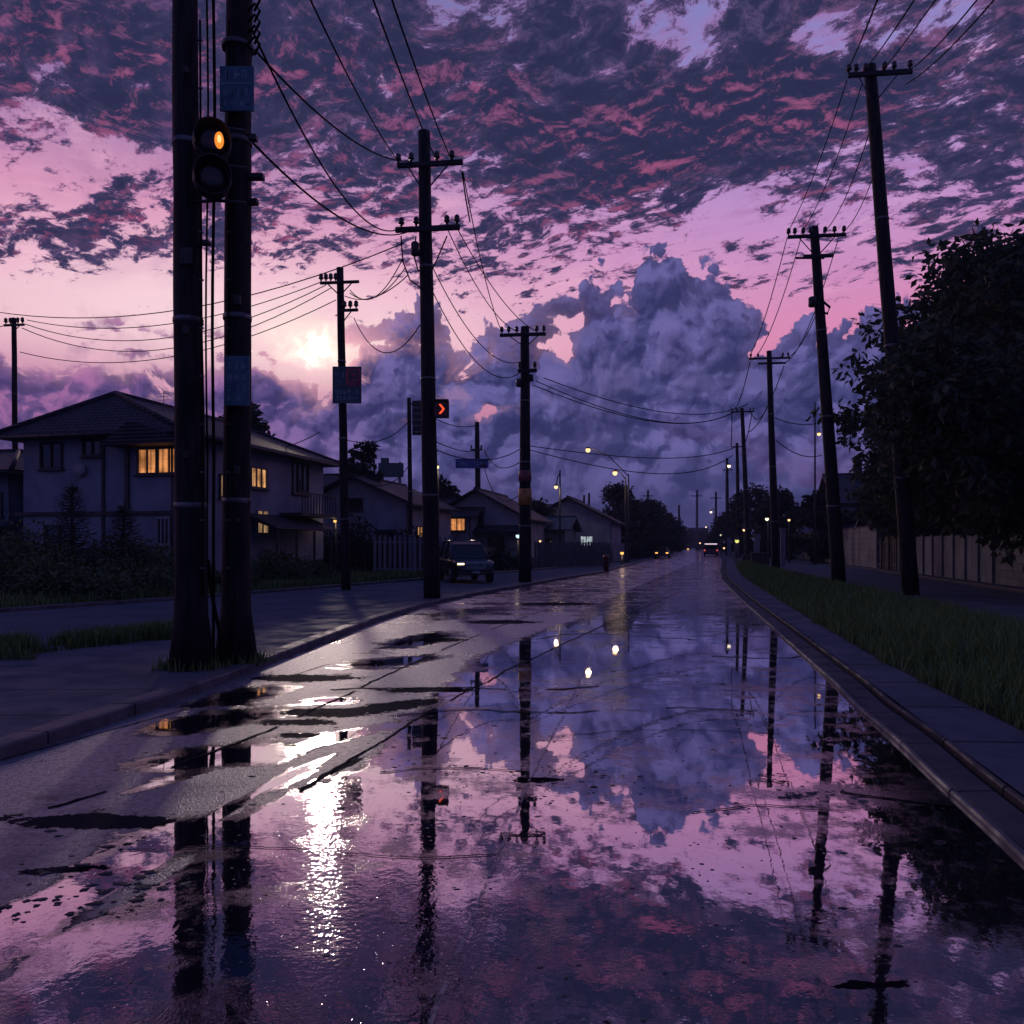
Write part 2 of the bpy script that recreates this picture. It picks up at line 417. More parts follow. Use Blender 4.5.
def road_material():
    m, T = new_mat('wet_asphalt')
    P = poscoord(T)
    an = T.N.new('ShaderNodeAttribute'); an.attribute_name = 'rise'; rise = E(T, an.outputs['Fac'])
    ad = T.N.new('ShaderNodeAttribute'); ad.attribute_name = 'sliver'; sliver = E(T, ad.outputs['Fac'])
    ar = T.N.new('ShaderNodeAttribute'); ar.attribute_name = 'ripple'; rip = E(T, ar.outputs['Fac'])
    n1 = T.noise(P, .9, 4, .55); n2 = T.noise(P, 4.2, 5, .6); n3 = T.noise(P, 19, 4, .6)
    vsp = T.voro(T.vm('ADD', P, T.vm('SCALE', T.noise(P, 6, 2, .5, col=True), scale=.12)), 5.5, 'F1', '3D')
    spots = T.rng(vsp, .30, .12)*T.rng(T.noise(P, .55, 3, .6), .50, .66)
    nt = T.noise(T.vm('MULTIPLY', P, (.55, 2.6, 1)), 1.0, 5, .6)
    h = rise+(n1-.5)*.70+(n2-.5)*.85+(n3-.5)*.55+(nt-.5)*.80+spots*.55+(T.noise(P, 60, 3, .65)-.5)*.18
    # cracks and joints stand a little proud as dark crumbled edges
    cw = T.vm('ADD', P, T.vm('SCALE', T.noise(P, 1.6, 4, .6, col=True), scale=.5))
    ce = T.voro(T.vm('MULTIPLY', cw, (.16, .42, 0)), 1.0, 'DISTANCE_TO_EDGE')
    crack = T.rng(ce, .016, .004)*T.rng(n2, .40, .55)
    h = h+crack*.10
    water = T.rng(h, .035, -.03)
    shallow = T.rng(h, .22, .0)
    sliver = T.rng(sliver+(n2-.5)*1.3+(n3-.5)*1.1+(nt-.5)*.7, .46, .56)
    mattef = (T.rng(h, .62, 1.15)*.45+sliver).clamp()
    fine = T.noise(P, 150, 2, .7); agg = T.voro(P, 85, 'F1', '3D'); med = T.noise(P, 26, 4, .65)
    alb = T.mix(T.rng(fine, .35, .7), lin(40, 38, 42), lin(66, 62, 66))
    alb = T.mix(crack, alb, lin(22, 20, 22))
    alb = T.mix(sliver*.8, alb, lin(22, 20, 28))
    alb = T.mix(T.rng(rise, .0, -.2)*.6, alb, lin(20, 18, 26))
    alb = T.mix(water, alb, lin(26, 23, 27))
    # relief: stony where it stands out of the water, a few slow ripples where it does not
    r1 = T.noise(T.vm('MULTIPLY', P, (1.0, .8, 1)), 7.0, 2, .5); r2 = T.noise(P, 30, 2, .55)
    stone = bump(T, fine*.35-agg*.8+med*.5, .6, .010)
    b1 = T.N.new('ShaderNodeBump'); b1.inputs['Distance'].default_value = .006
    drop = T.rng(T.voro(P, 26, 'F1', '3D'), .16, .02)*T.rng(T.noise(P, 3.1, 3, .6), .44, .60)
    T.put(b1.inputs['Height'], r1*.8+r2*rip*.9+drop*rip*1.4+drop*.25); T.put(b1.inputs['Strength'], .03+rip*.50)
    nw = E(T, b1.outputs[0])
    lw = T.N.new('ShaderNodeLayerWeight'); lw.inputs[0].default_value = .5
    fac = E(T, lw.outputs['Facing'])
    gw = T.N.new('ShaderNodeBsdfGlossy'); gw.inputs[0].default_value = (.93, .90, .98, 1); T.put(gw.inputs['Roughness'], .012+rip*.05); T.put(gw.inputs['Normal'], nw)
    ga = T.N.new('ShaderNodeBsdfGlossy'); ga.inputs[0].default_value = (.92, .90, .95, 1); T.put(ga.inputs['Normal'], stone)
    T.put(ga.inputs['Roughness'], T.mix(shallow, (.36, .36, .36, 1), (.20, .20, .20, 1)))
    df = T.N.new('ShaderNodeBsdfDiffuse'); T.put(df.inputs[0], alb)
    gf = T.N.new('ShaderNodeBsdfGlossy'); gf.inputs[0].default_value = (.90, .87, .95, 1)
    grain = T.noise(P, 48, 4, .7); T.put(gf.inputs['Normal'], bump(T, grain*.8-agg*.35+r1*.3, .16, .010)); gf.inputs['Roughness'].default_value = .07
    film = T.rng(h+(T.noise(P, 2.4, 4, .62)-.5)*.9, -.36, -.02)
    def mixs(f, a, b):
        n = T.N.new('ShaderNodeMixShader'); T.put(n.inputs[0], f); T.L.new(a, n.inputs[1]); T.L.new(b, n.inputs[2]); return n.outputs[0]
    fw = (fac*.92-.02).clamp()
    fa = (.05+fac*fac*.62)*(1.0-mattef*.95)*T.rng(rise, -.22, .12, .10, 1.0)*T.rng(med*.6+n3*.4, .30, .62, .55, 1.15)
    w_ = mixs(fw*T.rng(film, 0, 1, 1.0, .72), df.outputs[0], mixs(film, gw.outputs[0], gf.outputs[0])); a_ = mixs(fa, df.outputs[0], ga.outputs[0])
    finish(T, mixs(water*(1.0-sliver).clamp(), a_, w_))
    return m
M['road'] = road_material()

# where the crown of the street stands out of the flood, read off the photograph as a height map of the ground
XB = [(560, 700), (585, 640), (600, 606), (620, 566), (640, 520), (660, 472), (690, 440), (725, 404), (770, 331), (790, 292), (815, 252), (870, 182), (905, 122), (935, 62), (985, 0), (1024, -45), (1200, -240)]
WET = [  # cx, cy, rx, ry, tilt: hollows full of water on the higher left side
    (215, 758, 95, 12, -6), (150, 786, 70, 6, -16), (205, 722, 85, 10, -8), (250, 696, 70, 7, -8), (330, 700, 30, 4, 0),
    (120, 865, 120, 26, -24), (30, 925, 90, 34, -30), (215, 835, 60, 14, -26), (300, 775, 60, 9, -24), (420, 640, 40, 6, -10),
    (390, 662, 50, 5, -5), (330, 740, 60, 6, -14), (470, 612, 50, 5, -6), (270, 655, 60, 5, -14), (80, 990, 60, 20, -30)]
HIGH = [  # drier humps
    (210, 790, 62, 14, -8), (75, 800, 90, 22, -6), (60, 740, 90, 14, -14), (20, 860, 60, 40, -20), (340, 760, 50, 14, -24), (330, 690, 70, 8, -4),
    (560, 620, 60, 5, -8), (400, 690, 40, 6, -8)]
DARK = [(305, 678, 60, 4, 0), (335, 713, 62, 5, 0), (395, 706, 40, 5, -6), (95, 822, 85, 8, 0), (430, 690, 50, 2.5, 0), (300, 722, 40, 3, 0),  # slivers of road made darker and matte
        (535, 780, 26, 3, 0), (340, 768, 30, 3, -24), (300, 735, 25, 3, 0), (860, 986, 30, 4, 0), (900, 984, 26, 3, 0), (60, 870, 50, 4, -4), (500, 622, 40, 2, 0), (560, 604, 40, 1.5, 0), (440, 640, 30, 2, 0)]
def ell(l, px, py):
    s = 0.0
    for cx, cy, rx, ry, t in l:
        if abs(py-cy) > 4*(ry+rx*abs(math.sin(R(t)))) or abs(px-cx) > 3*rx: continue
        c, n = math.cos(R(t)), math.sin(R(t)); x = (px-cx)*c+(py-cy)*n; y = -(px-cx)*n+(py-cy)*c
        s = max(s, math.exp(-(x/rx)**2-(y/ry)**2))
    return s
def rise_at(px, py):
    py = max(py, 562)
    k = max(6.0, (py-HY)*.16)
    s = (interp(XB, py)-px)/k
    r = max(-.38, min(.34, s*.42))
    if py > 715:                                       # a rough patch seam, with a second pool beyond it
        lim = 908-.46*px+7*mnoise.noise((px*.02, py*.02, 5))
        if s > .62 and py > lim: r = max(-.26, -.02-(py-lim)*.012)
        elif 0 < s <= .62: r = .48*sm(-.02, .08, s)*sm(.66, .58, s) if py > lim+4 else r
    r = r-1.0*ell(WET, px, py)+.6*ell(HIGH, px, py)
    r = r+((.10 if s > 0 else .02)-.10*math.exp(-((px-560)/70)**2)-r)*sm(655, 592, py)
    if s < 0: r = r+.22*math.exp(-((px-470)/120)**2-((py-775)/16)**2)+.30*math.exp(-((px-840)/110)**2-((py-800)/26)**2)+.2*math.exp(-((px-700)/160)**2-((py-690)/20)**2)
    return r

def build_road():
    ds = dsteps(1.2, 60, .0105, .02)+dsteps(60, 420, .06)[1:]
    NC = 230; vs = []; fs = []; A = []; B = []; C_ = []
    for d in ds:
        l, r = interp(LATL, d), interp(LATR, d)
        l -= .02; r += .02
        for k in range(NC+1):
            t = k/NC; p = st(l+(r-l)*t, d)
            px, py = 512+F*p.x/d, HY+F*EYE/d
            z = -.05*sm(.12, .0, t)*0
            vs.append((p.x, p.y, z)); A.append(rise_at(px, py))
            B.append(min(1, ell(DARK, px, py)*1.25) if d < 60 else 0)
            C_.append(.06+.22*sm(790, 880, py)*sm(640, 400, px)*(.35+.65*sm(200, 300, px))+.14*sm(830, 960, py)+.95*math.exp(-((px-326)/30)**2)*sm(745, 800, py)*sm(1010, 940, py))
    for i in range(len(ds)-1):
        for k in range(NC):
            a = i*(NC+1)+k; fs.append((a, a+1, a+NC+2, a+NC+1))
    o = raw('road', vs, fs, M['road']); tag(o, kind='structure')
    for nm, dat in (('rise', A), ('sliver', B), ('ripple', C_)):
        at_ = o.data.attributes.new(nm, 'FLOAT', 'POINT'); at_.data.foreach_set('value', dat)
build_road()

def strip(name, lats, ds, z, mat, kind='structure'):
    """ground sheet between two edges given in street coordinates; z may be a function of the fraction across"""
    vs, fs = [], []
    for d in ds:
        a, b = lats(d)
        for k in range(5):
            p = st(a+(b-a)*k/4, d, z); vs.append(p)
    for i in range(len(ds)-1):
        for k in range(4):
            a = i*5+k; fs.append((a, a+1, a+6, a+5))
    return tag(raw(name, vs, fs, mat), kind=kind)
def kerb(name, edge, ds, side, w, h, mat, gap=1.0, base=-.06):
    """row of kerb stones along an edge, bevelled, with open joints"""
    b = MB(); acc = 0; d = ds[0]
    while d < ds[-1]:
        L = gap if d < 40 else gap*6
        d2 = min(d+L-.022, ds[-1]); n = 4 if d < 40 else 2
        prof = [(0, base), (0, h-.02), (.012, h-.004), (.03, h), (w-.02, h), (w, h-.012), (w, base)]
        rows = []
        for i in range(n+1):
            dd = d+(d2-d)*i/n; e = edge(dd)
            jit = mnoise.noise((dd*.7, side*5, 1))*.014
            rows.append([b.b.verts.new(st(e+side*(o+jit), dd, zz+jit*.6)) for o, zz in prof])
        for r0, r1 in zip(rows, rows[1:]):
            for k in range(len(prof)-1): b.b.faces.new((r0[k], r0[k+1], r1[k+1], r1[k]))
        b.b.faces.new(rows[0]); b.b.faces.new(list(reversed(rows[-1])))
        d += L
    return tag(b.build(name, mat), kind='structure')

def wet_surface(name, c1, c2, rough, refl, scale=2.0, joints=None, bumpy=.4, bscale=60):
    """damp paving: dull stone under a broken film of water"""
    m, T = new_mat(name); P = poscoord(T)
    n = T.noise(P, scale, 6, .6); f = T.noise(P, bscale, 3, .65)
    col = T.mix(T.rng(n, .36, .66), (*c1, 1), (*c2, 1))
    col = T.mix(T.rng(f, .5, .75)*.4, col, tuple(x*.55 for x in c1)+(1,))
    ro = T.rng(n, .35, .62, rough-.14, rough+.14)
    df = T.N.new('ShaderNodeBsdfDiffuse'); T.put(df.inputs[0], col)
    g = T.N.new('ShaderNodeBsdfGlossy'); g.inputs[0].default_value = (.9, .9, .96, 1); T.put(g.inputs['Roughness'], ro)
    T.put(g.inputs['Normal'], bump(T, f, bumpy, .008))
    lw = T.N.new('ShaderNodeLayerWeight'); lw.inputs[0].default_value = .5; fc = E(T, lw.outputs['Facing'])
    mx = T.N.new('ShaderNodeMixShader'); T.put(mx.inputs[0], (.02+fc*fc*refl)*T.rng(n, .62, .40, .7, 1.0))
    T.L.new(df.outputs[0], mx.inputs[1]); T.L.new(g.outputs[0], mx.inputs[2])
    finish(T, mx.outputs[0]); return m
M['kerb'] = wet_surface('kerb_granite', (.13, .115, .12), (.07, .062, .066), .40, .13, 3)
M['kerb_dark'] = wet_surface('stained_kerb_concrete', (.085, .07, .07), (.05, .043, .046), .5, .06, 3)
M['slab'] = wet_surface('pavement_slabs', (.11, .112, .128), (.070, .073, .088), .5, .045, 1.6, bumpy=.3)
M['lane'] = wet_surface('side_street_asphalt', (.085, .092, .108), (.066, .072, .088), .6, .035, .8)
M['soil'] = surf('dark_soil', (.035, .032, .024), (.018, .02, .013), .9, 1.2, .5, 20, world=True, spec=.2)

# one ground sheet to the horizon
g = raw('ground', [(-900, -60, -.07), (900, -60, -.07), (900, 1500, -.07), (-900, 1500, -.07)], [(0, 1, 2, 3)], M['soil']); tag(g, kind='structure')

# left: kerb, paved strip with the poles, frontage street
DL = dsteps(1.5, 300, .05, .12)
def nearL(d): return min(interp([(0, -12.5), (8, -10.9), (11.6, -9.9), (13.4, -8.9), (16.5, -8.5), (19.6, -8.0), (24, -7.9), (30, -7.6), (37, -7.2), (44, -6.6), (48, -6.0), (300, -6.0)], d), interp(LATL, d)-.5)
def farL(d): return interp([(0, -22), (12, -18.3), (19, -16.6), (23.2, -15.2), (36.4, -12.7), (47, -10.8), (60, -9.2), (90, -8.2), (300, -8.0)], d)
kerb('left_kerb', lambda d: interp(LATL, d), [2.0, 300], -1, .24, .11, M['kerb'], 1.1)
strip('left_pavement', lambda d: (nearL(d), interp(LATL, d)-.235), DL, .098, M['slab'])
strip('frontage_street', lambda d: (farL(d), nearL(d)), DL, .0, M['lane'])
kerb('frontage_kerb', lambda d: nearL(d)+.003, [3.0, 46], -1, .10, .094, M['kerb_dark'], 1.4)
kerb('frontage_far_kerb', lambda d: farL(d)+.1, [5, 200], -1, .2, .10, M['kerb'], 1.4)
strip('left_verge', lambda d: (-60, farL(d)-.1), DL, .06, M['soil'])
# joints of the slabs: thin dark grooves laid as sheets
M['joint'] = surf('open_joint', (.014, .013, .014), None, .9, 4)
b = MB()
for i in range(26):
    d = 2.0+i*1.25
    x0, x1 = nearL(d), interp(LATL, d)-.26
    b.face([st(x0, d, .102), st(x1, d+.02, .102), st(x1, d+.036, .102), st(x0, d+.016, .102)])
tag(b.build('left_pavement_joint', M['joint']), kind='structure')

# right: kerb band, narrow slab path, grass verge, lane below the wall
kerb('right_kerb', lambda d: interp(LATR, d), [1.5, 300], 1, .05, .042, M['kerb'], 1.2)
kerb('right_gutter', lambda d: interp(LATR, d)+.053, [1.5, 300], 1, .25, .03, M['kerb_dark'], 1.2)
kerb('right_inner_kerb', lambda d: interp(LATR, d)+.345, [1.5, 300], 1, .05, .062, M['kerb_dark'], 1.2)
def pathR(d): return interp([(0, 2.75), (6.7, 2.68), (8.2, 2.55), (10.6, 2.42), (16, 2.3), (38, 2.1), (48, 2.35), (64, 2.9), (90, 3.7), (130, 4.2), (300, 4.2)], d)
def grassR(d): return interp([(0, 6.8), (17, 6.2), (27, 5.7), (51, 4.5), (62, 3.9), (90, 4.4), (300, 4.6)], d)
strip('right_path', lambda d: (interp(LATR, d)+.40, pathR(d)), DL, .054, M['slab'])
strip('grass_verge', lambda d: (pathR(d), grassR(d)), DL, .05, M['soil'])
strip('right_lane', lambda d: (grassR(d), 10.6), DL, .03, M['lane'])
strip('wall_footway', lambda d: (10.6, 30), DL, .10, M['lane'])
kerb('wall_footway_kerb', lambda d: 10.6, [5, 200], 1, .16, .13, M['kerb_dark'], 1.5)
b = MB()
d = 2.2
while d < 40:
    x0, x1 = interp(LATR, d)+.41, pathR(d)
    b.face([st(x0, d, .058), st(x1, d-.03, .058), st(x1, d-.008, .058), st(x0, d+.022, .058)]); d += 1.35
tag(b.build('right_path_joint', M['joint']), kind='structure')

# worn pale line along the street
m, T = new_mat('worn_line_paint'); P = poscoord(T)
n = T.noise(P, 11, 5, .65); tr = T.N.new('ShaderNodeBsdfTransparent'); mx = T.N.new('ShaderNodeMixShader')
pr = principled(T, lin(150, 135, 140), .35)
T.put(mx.inputs[0], T.rng(n, .42, .56)*.75); T.L.new(tr.outputs[0], mx.inputs[1]); T.L.new(pr, mx.inputs[2]); finish(T, mx.outputs[0])
M['line'] = m
pts = [gr(598, 642), gr(590, 660), gr(566, 710), gr(535, 770), gr(505, 840), gr(470, 925), gr(430, 1024), gr(390, 1140)]
vs, fs = [], []
def cr(p0, p1, p2, p3, t): return .5*((2*p1)+(-p0+p2)*t+(2*p0-5*p1+4*p2-p3)*t*t+(-p0+3*p1-3*p2+p3)*t**3)
path = []
for i in range(len(pts)-1):
    for k in range(14):
        path.append(cr(pts[max(0, i-1)], pts[i], pts[i+1], pts[min(len(pts)-1, i+2)], k/14))
for i, p in enumerate(path):
    w = .010+.006*mnoise.noise((i*.6, 3, 0)); o_ = .012*mnoise.noise((i*.35, 9, 0))
    vs += [(p.x-w+o_, p.y, .004), (p.x+w+o_, p.y, .004)]
    if i: fs.append((2*i-2, 2*i-1, 2*i+1, 2*i))
tag(raw('road_line', vs, fs, m), kind='structure')

# open seams and cracks in the road: dark crumbled lines that wander and vary in width
M['seam'] = surf('crumbled_road_seam', (.016, .014, .016), (.008, .007, .008), .9, 9, spec=.1)
rd = random.Random(77)
def seam(pl, w, wob, seed, gap=.30):
    pts = [gr(*q) for q in pl]; L = []
    for i in range(len(pts)-1):
        n = max(6, int((pts[i+1]-pts[i]).length/.05))
        for k in range(n): L.append(cr(pts[max(0, i-1)], pts[i], pts[i+1], pts[min(len(pts)-1, i+2)], k/n))
    vs, fs = [], []; prev = False
    for i, p in enumerate(L):
        t = (L[min(i+1, len(L)-1)]-L[max(i-1, 0)]).normalized(); nn = Vector((-t.y, t.x, 0))
        o_ = wob*(mnoise.noise((i*.05, seed, 0))+.5*mnoise.noise((i*.21, seed, 4))+.3*mnoise.noise((i*.7, seed, 2)))
        ww = w*(.55+.9*abs(mnoise.noise((i*.13, seed, 8)))+.5*abs(mnoise.noise((i*.55, seed, 1)))); on = mnoise.noise((i*.06, seed, 6)) > -gap
        a = p+nn*(o_+ww/2); b_ = p+nn*(o_-ww/2)
        vs += [(a.x, a.y, .005), (b_.x, b_.y, .005)]
        if i and on and prev: fs.append((2*i-2, 2*i-1, 2*i+1, 2*i))
        prev = on
    tag(raw('road_seam', vs, fs, M['seam']), kind='structure')
for i, (pl, w, wob) in enumerate([
    ([(-30, 830), (95, 796), (180, 762), (255, 737), (330, 702), (405, 668), (470, 638), (540, 612)], .035, .05),
    ([(300, 792), (404, 727), (470, 690), (540, 655), (620, 618), (680, 592)], .030, .05),
    ([(-20, 765), (70, 742), (170, 714), (250, 690), (330, 664)], .02, .03),
    ([(390, 716), (470, 711), (560, 713), (650, 708), (760, 712)], .035, .12), ([(330, 690), (440, 688), (540, 690), (600, 686)], .05, .14),
    ([(380, 772), (470, 768), (560, 774), (600, 770)], .022, .08), ([(640, 655), (760, 658), (800, 656)], .05, .15), ([(560, 736), (700, 730), (830, 738)], .016, .10),
    ([(120, 850), (260, 846), (420, 858), (560, 852)], .012, .08), ([(840, 792), (900, 800), (960, 806)], .03, .06), ([(690, 812), (760, 806), (850, 812)], .018, .07),
    ([(480, 596), (560, 600), (640, 597), (700, 600)], .06, .3), ([(520, 640), (600, 634), (700, 640)], .05, .2)]):
    seam(pl, w, wob, i*3.7+.3)
# ------------------------------------------------------------------ utility poles
def insulator(b, p, s=1.0, up=1):
    b.lathe([(.025*s, 0), (.03*s, .04*s*up), (.062*s, .05*s*up), (.066*s, .085*s*up), (.045*s, .10*s*up), (.06*s, .12*s*up), (.056*s, .16*s*up), (.03*s, .19*s*up), (.012*s, .20*s*up)], c=p, n=10)
def pole(label, base, top, r0, r1, arms=(), mat='pole', group='utility poles along the street', flare=0.0, steps=0, name='utility_pole'):
    """post (possibly leaning) with crossarms; arms: (height, left, right, [insulator offsets], braces)"""
    base = Vector(base); top = Vector(top); L = top-base
    root = empty(name, base, 0, label, 'pole', group)
    b = MB(); pts, rad = [], []
    n = 14
    for i in range(n+1):
        t = i/n; w = Vector((mnoise.noise((base.x, i*.5, 0)), mnoise.noise((base.y, i*.5, 4)), 0))*.012*(r0/.18)
        pts.append(L*t+w); rad.append(r0+(r1-r0)*t+(flare*math.exp(-t*28)))
    pts[0] = Vector((0, 0, -.05))
    b.tube(pts, rad, 14); b.build('post', M[mat], root)
    for t_ in (.22, .47, .71):
        c_ = L*t_; rr = r0+(r1-r0)*t_
        MB().lathe([(rr+.004, -.035), (rr+.012, -.03), (rr+.012, .03), (rr+.004, .035)], c=c_, n=14).build('band', M['steel'], root)
    if steps:
        sb = MB()
        for i in range(steps):
            t = .34+i*.55/steps; p = L*t; s = 1 if i % 2 else -1; r = r0+(r1-r0)*t
            sb.tube([p+Vector((s*r*.8, 0, 0)), p+Vector((s*(r+.14), 0, 0)), p+Vector((s*(r+.15), 0, .04))], .011, 6)
        sb.build('climbing_step', M['steel'], root)
    for (h, lx, rx, offs, br) in arms:
        c = L*((h-base.z)/L.z)
        r = r0+(r1-r0)*((h-base.z)/L.z)
        a = MB(); ang = RANG*.5
        off = Vector((math.sin(-ang), -math.cos(ang), 0))*(r+.05)
        ux = Vector((math.cos(ang), math.sin(ang), 0))
        th = max(.10, r*.75)
        a.box(c+off+ux*(rx-lx)/2, (lx+rx, th*.8, th), rz=ang, bev=.012)
        arm = a.build('crossarm', M['arm'], root)
        for o in offs:
            ib = MB(); s = 1.25 if abs(o) < 50 else 1
            ib.tube([c+off+ux*o+Vector((0, 0, th*.4)), c+off+ux*o+Vector((0, 0, th*.5+.06))], .014, 6)
            insulator(ib, c+off+ux*o+Vector((0, 0, th*.5+.03)), 1.3)
            ib.build('insulator', M['porcelain'], arm)
        if br:
            for s, e in ((-1, lx), (1, rx)):
                if e > .5:
                    bb = MB(); bb.tube([c+off*1.05+ux*s*e*.62+Vector((0, 0, -th*.4)), c+off*.6+Vector((0, 0, -br))], .022, 6); bb.build('brace', M['steel'], root)
    return root
def pxpole(label, bx, by, tx, ty, w0, w1, arms=(), d=None, **k):
    """pole from picture measures; it stands on the ground at (bx, by) unless its distance is given"""
    z0 = k.pop('z0', 0.0)
    if d is None: base = gr(bx, by, z0); d = base.y
    else: base = at(bx, 0, d); base.z = z0
    top = at(tx, ty, d+k.pop('lean', 0)); m = d/F
    A = []
    for (ay, x0, x1, ins, br) in arms:
        t = (at(0, ay, d).z-base.z)/(top.z-base.z); cx = bx+(tx-bx)*t
        A.append((at(0, ay, d).z, (cx-x0)*m, (x1-cx)*m, [(i-cx)*m for i in ins], br))
    return pole(label, base, top, w0*m/2, w1*m/2, A, **k), d

PA, dA = pxpole('massive dark pole nearest the camera, second from the road, flared at the foot', 192, 668, 184, -70, 31, 23, z0=.1, mat='pole', flare=.09)
PB, dB = pxpole('thick dark pole with teal notice plates, right of the nearest pole', 236, 662, 239, -70, 27, 25, z0=.1, mat='pole', flare=.11, steps=0)
P3, d3 = pxpole('tall dark pole with two long crossarms on the left kerb', 432, 598, 424, 132, 17, 12, [
    (168, 397, 463, (398, 411, 437, 452), .75), (232, 395, 460, (401, 416, 447, 457), 0)], z0=.1)
P4, d4 = pxpole('kerbside pole with a single top crossarm and an orange band low on its post', 525, 582, 525, 327, 13, 8.5, [
    (336, 499, 545, (501, 508, 516, 536, 543), .5), (372, 517, 536, (519, 534), 0)], z0=.1)
PS, dS = pxpole('slim pole carrying a square notice board in front of the small gabled house', 346, 590, 340, 268, 9.5, 7, [
    (284, 320, 360, (321, 326, 331, 336), .45), (312, 338, 359, (345, 351, 357), .5)])
P5, d5 = pxpole('distant slim pole with a blue direction board across it', 479, 0, 477, 422, 7, 4.5, [(450, 470, 482, (471, 481), 0), (466, 472, 486, (474, 484), 0)], d=62)
P6, d6 = pxpole('thin bare pole left of the two-armed pole, holding the signal bracket', 411, 0, 409, 398, 5, 4, [], d=44)
P1, d1 = pxpole('thin pole with short crossarm at the left edge beside the big house', 16, 0, 14, 318, 6, 4.5, [(326, 5, 27, (7, 12, 20, 25), .3)], d=36)
R1, dR1 = pxpole('leaning tall pole topped by a heavy crossarm against the dark trees', 911, 0, 870, 66, 16, 11.5, [
    (78, 845, 906, (846, 853, 862, 880, 889, 904), .9)], d=25, z0=.05)
R2, dR2 = pxpole('slightly leaning pole with a long crossarm at the edge of the grass verge', 839, 585, 814, 227, 14, 8.5, [
    (238, 786, 842, (787, 793, 801, 808, 822, 831, 840), .8), (258, 801, 830, (), 0)], z0=.05)
R3, dR3 = pxpole('double-armed pole between the distant tree and the bare lamp mast on the wall side', 776, 0, 769, 351, 8.5, 5, [
    (359, 748, 788, (750, 757, 781, 786), 0), (364, 757, 784, (), 0)], d=52)
R4, dR4 = pxpole('fourth pole along the wall, its short crossarm tilted towards the street', 749, 0, 742, 408, 6, 3.6, [(412, 730, 753, (731, 736, 749, 752), .5)], d=74)
R5, dR5 = pxpole('far thin pole with a flat cap beam beyond the short tilted crossarm', 739, 0, 737, 443, 4.5, 3, [(447, 731, 743, (), 0)], d=101)
R6, dR6 = pxpole('far pole on the wall side next to a white street light', 728, 0, 727, 458, 3.4, 2.6, [(470, 722, 732, (), 0)], d=118)
for i, (px, ty, dd, lb) in enumerate([(716, 492, 165, 'very distant pole just left of the wall side street lights'), (679, 505, 190, 'very distant pole left of the street end above the dark trees'),
        (697, 490, 260, 'slender mast over the far end of the street'), (648, 490, 125, 'distant pole with a small crossarm above the left treeline'),
        (584, 495, 92, 'one of a pair of thin rods behind the gabled house roof, the left one'), (589, 493, 92.6, 'one of a pair of thin rods behind the gabled house roof, the right one'),
        (613, 487, 110, 'short distant pole beside the round dark tree'), (374, 445, 90, 'thin far pole left of the bare bracket pole'), (400, 462, 80, 'thin far pole between the slim board pole and the bracket pole')]):
    pxpole(lb, px, 0, px, ty, 2.8, 2.2, [(ty+6, px-6, px+5, (), 0)] if px in (648, 716, 697) else [], d=dd, group='far poles on the skyline', mat='concrete_pole')

def box_obj(name, mat, label, cat, c, size, rz=0, bev=.01, group=None):
    o = MB().box(c, size, rz, bev=bev).build(name, mat); return tag(o, label, cat, group)

# small fittings on the poles
def bracket(root, p, size):
    MB().box(Vector(p)-root.location, size, bev=.01).build('bracket', M['black_metal'], root)
for py, w in ((138, 7), (177, 14), (202, 8)): bracket(PB, at(250+w/2, py, dB-.02), (w*dB/F, .10, .07))
bracket(PA, at(205, 243, dA-.05), (.12, .1, .05)); bracket(PA, at(186, 256, dA-.17), (.15, .03, .20))
MB().lathe([(.20, -.03), (.20, .03)], c=at(238, 48, dB)-PB.location, n=16).build('band', M['steel'], PB)
b = MB()
for k in range(5):
    p = at(248, 0+k*11, dB-.1)-PB.location
    b.tube([p, p+Vector((.10, -.05, .06)), p+Vector((.16, -.03, -.02)), p+Vector((.08, 0, -.14))], .016, 6)
b.build('cable_coil', M['cable'], PB)
# transformer-like cans and junction boxes
for root, px, py, d, w, h in ((P3, 415, 249, d3, 8, 14), (P3, 418, 253, d3, 6, 6), (R2, 812.5, 302, dR2, 8, 10), (P4, 519, 383, d4, 6, 8), (P4, 531, 378, d4, 5, 7)):
    MB().lathe([(w*d/F*.3, -h*d/F/2), (w*d/F/2, -h*d/F*.42), (w*d/F/2, h*d/F*.4), (w*d/F*.35, h*d/F/2)], c=at(px, py, d-.12)-root.location, n=12).build('transformer', M['black_metal'], root)
b = MB(); p = at(826, 306, dR2-.15)-R2.location
b.tube([p+Vector((-.2, 0, .25)), p+Vector((.15, 0, -.05)), p+Vector((.05, 0, -.3)), p+Vector((-.2, 0, -.2))], .05, 8); b.build('cable_loop', M['cable'], R2)
MB().box(at(810, 258, dR2-.2)-R2.location, (1.1, .06, .07)).build('lower_arm', M['arm'], R2)
MB().lathe([(.27, -.33), (.27, .33)], c=at(525, 497, d4)-P4.location, n=18).build('reflector_band', surf('orange_reflector', (.60, .28, .05), (.35, .12, .04), .5, 5), P4)
MB().lathe([(.262, -.22), (.262, .22)], c=at(525, 476, d4)-P4.location, n=18).build('reflector_band', surf('dull_red_band', (.30, .07, .06), (.15, .04, .04), .5, 5), P4)

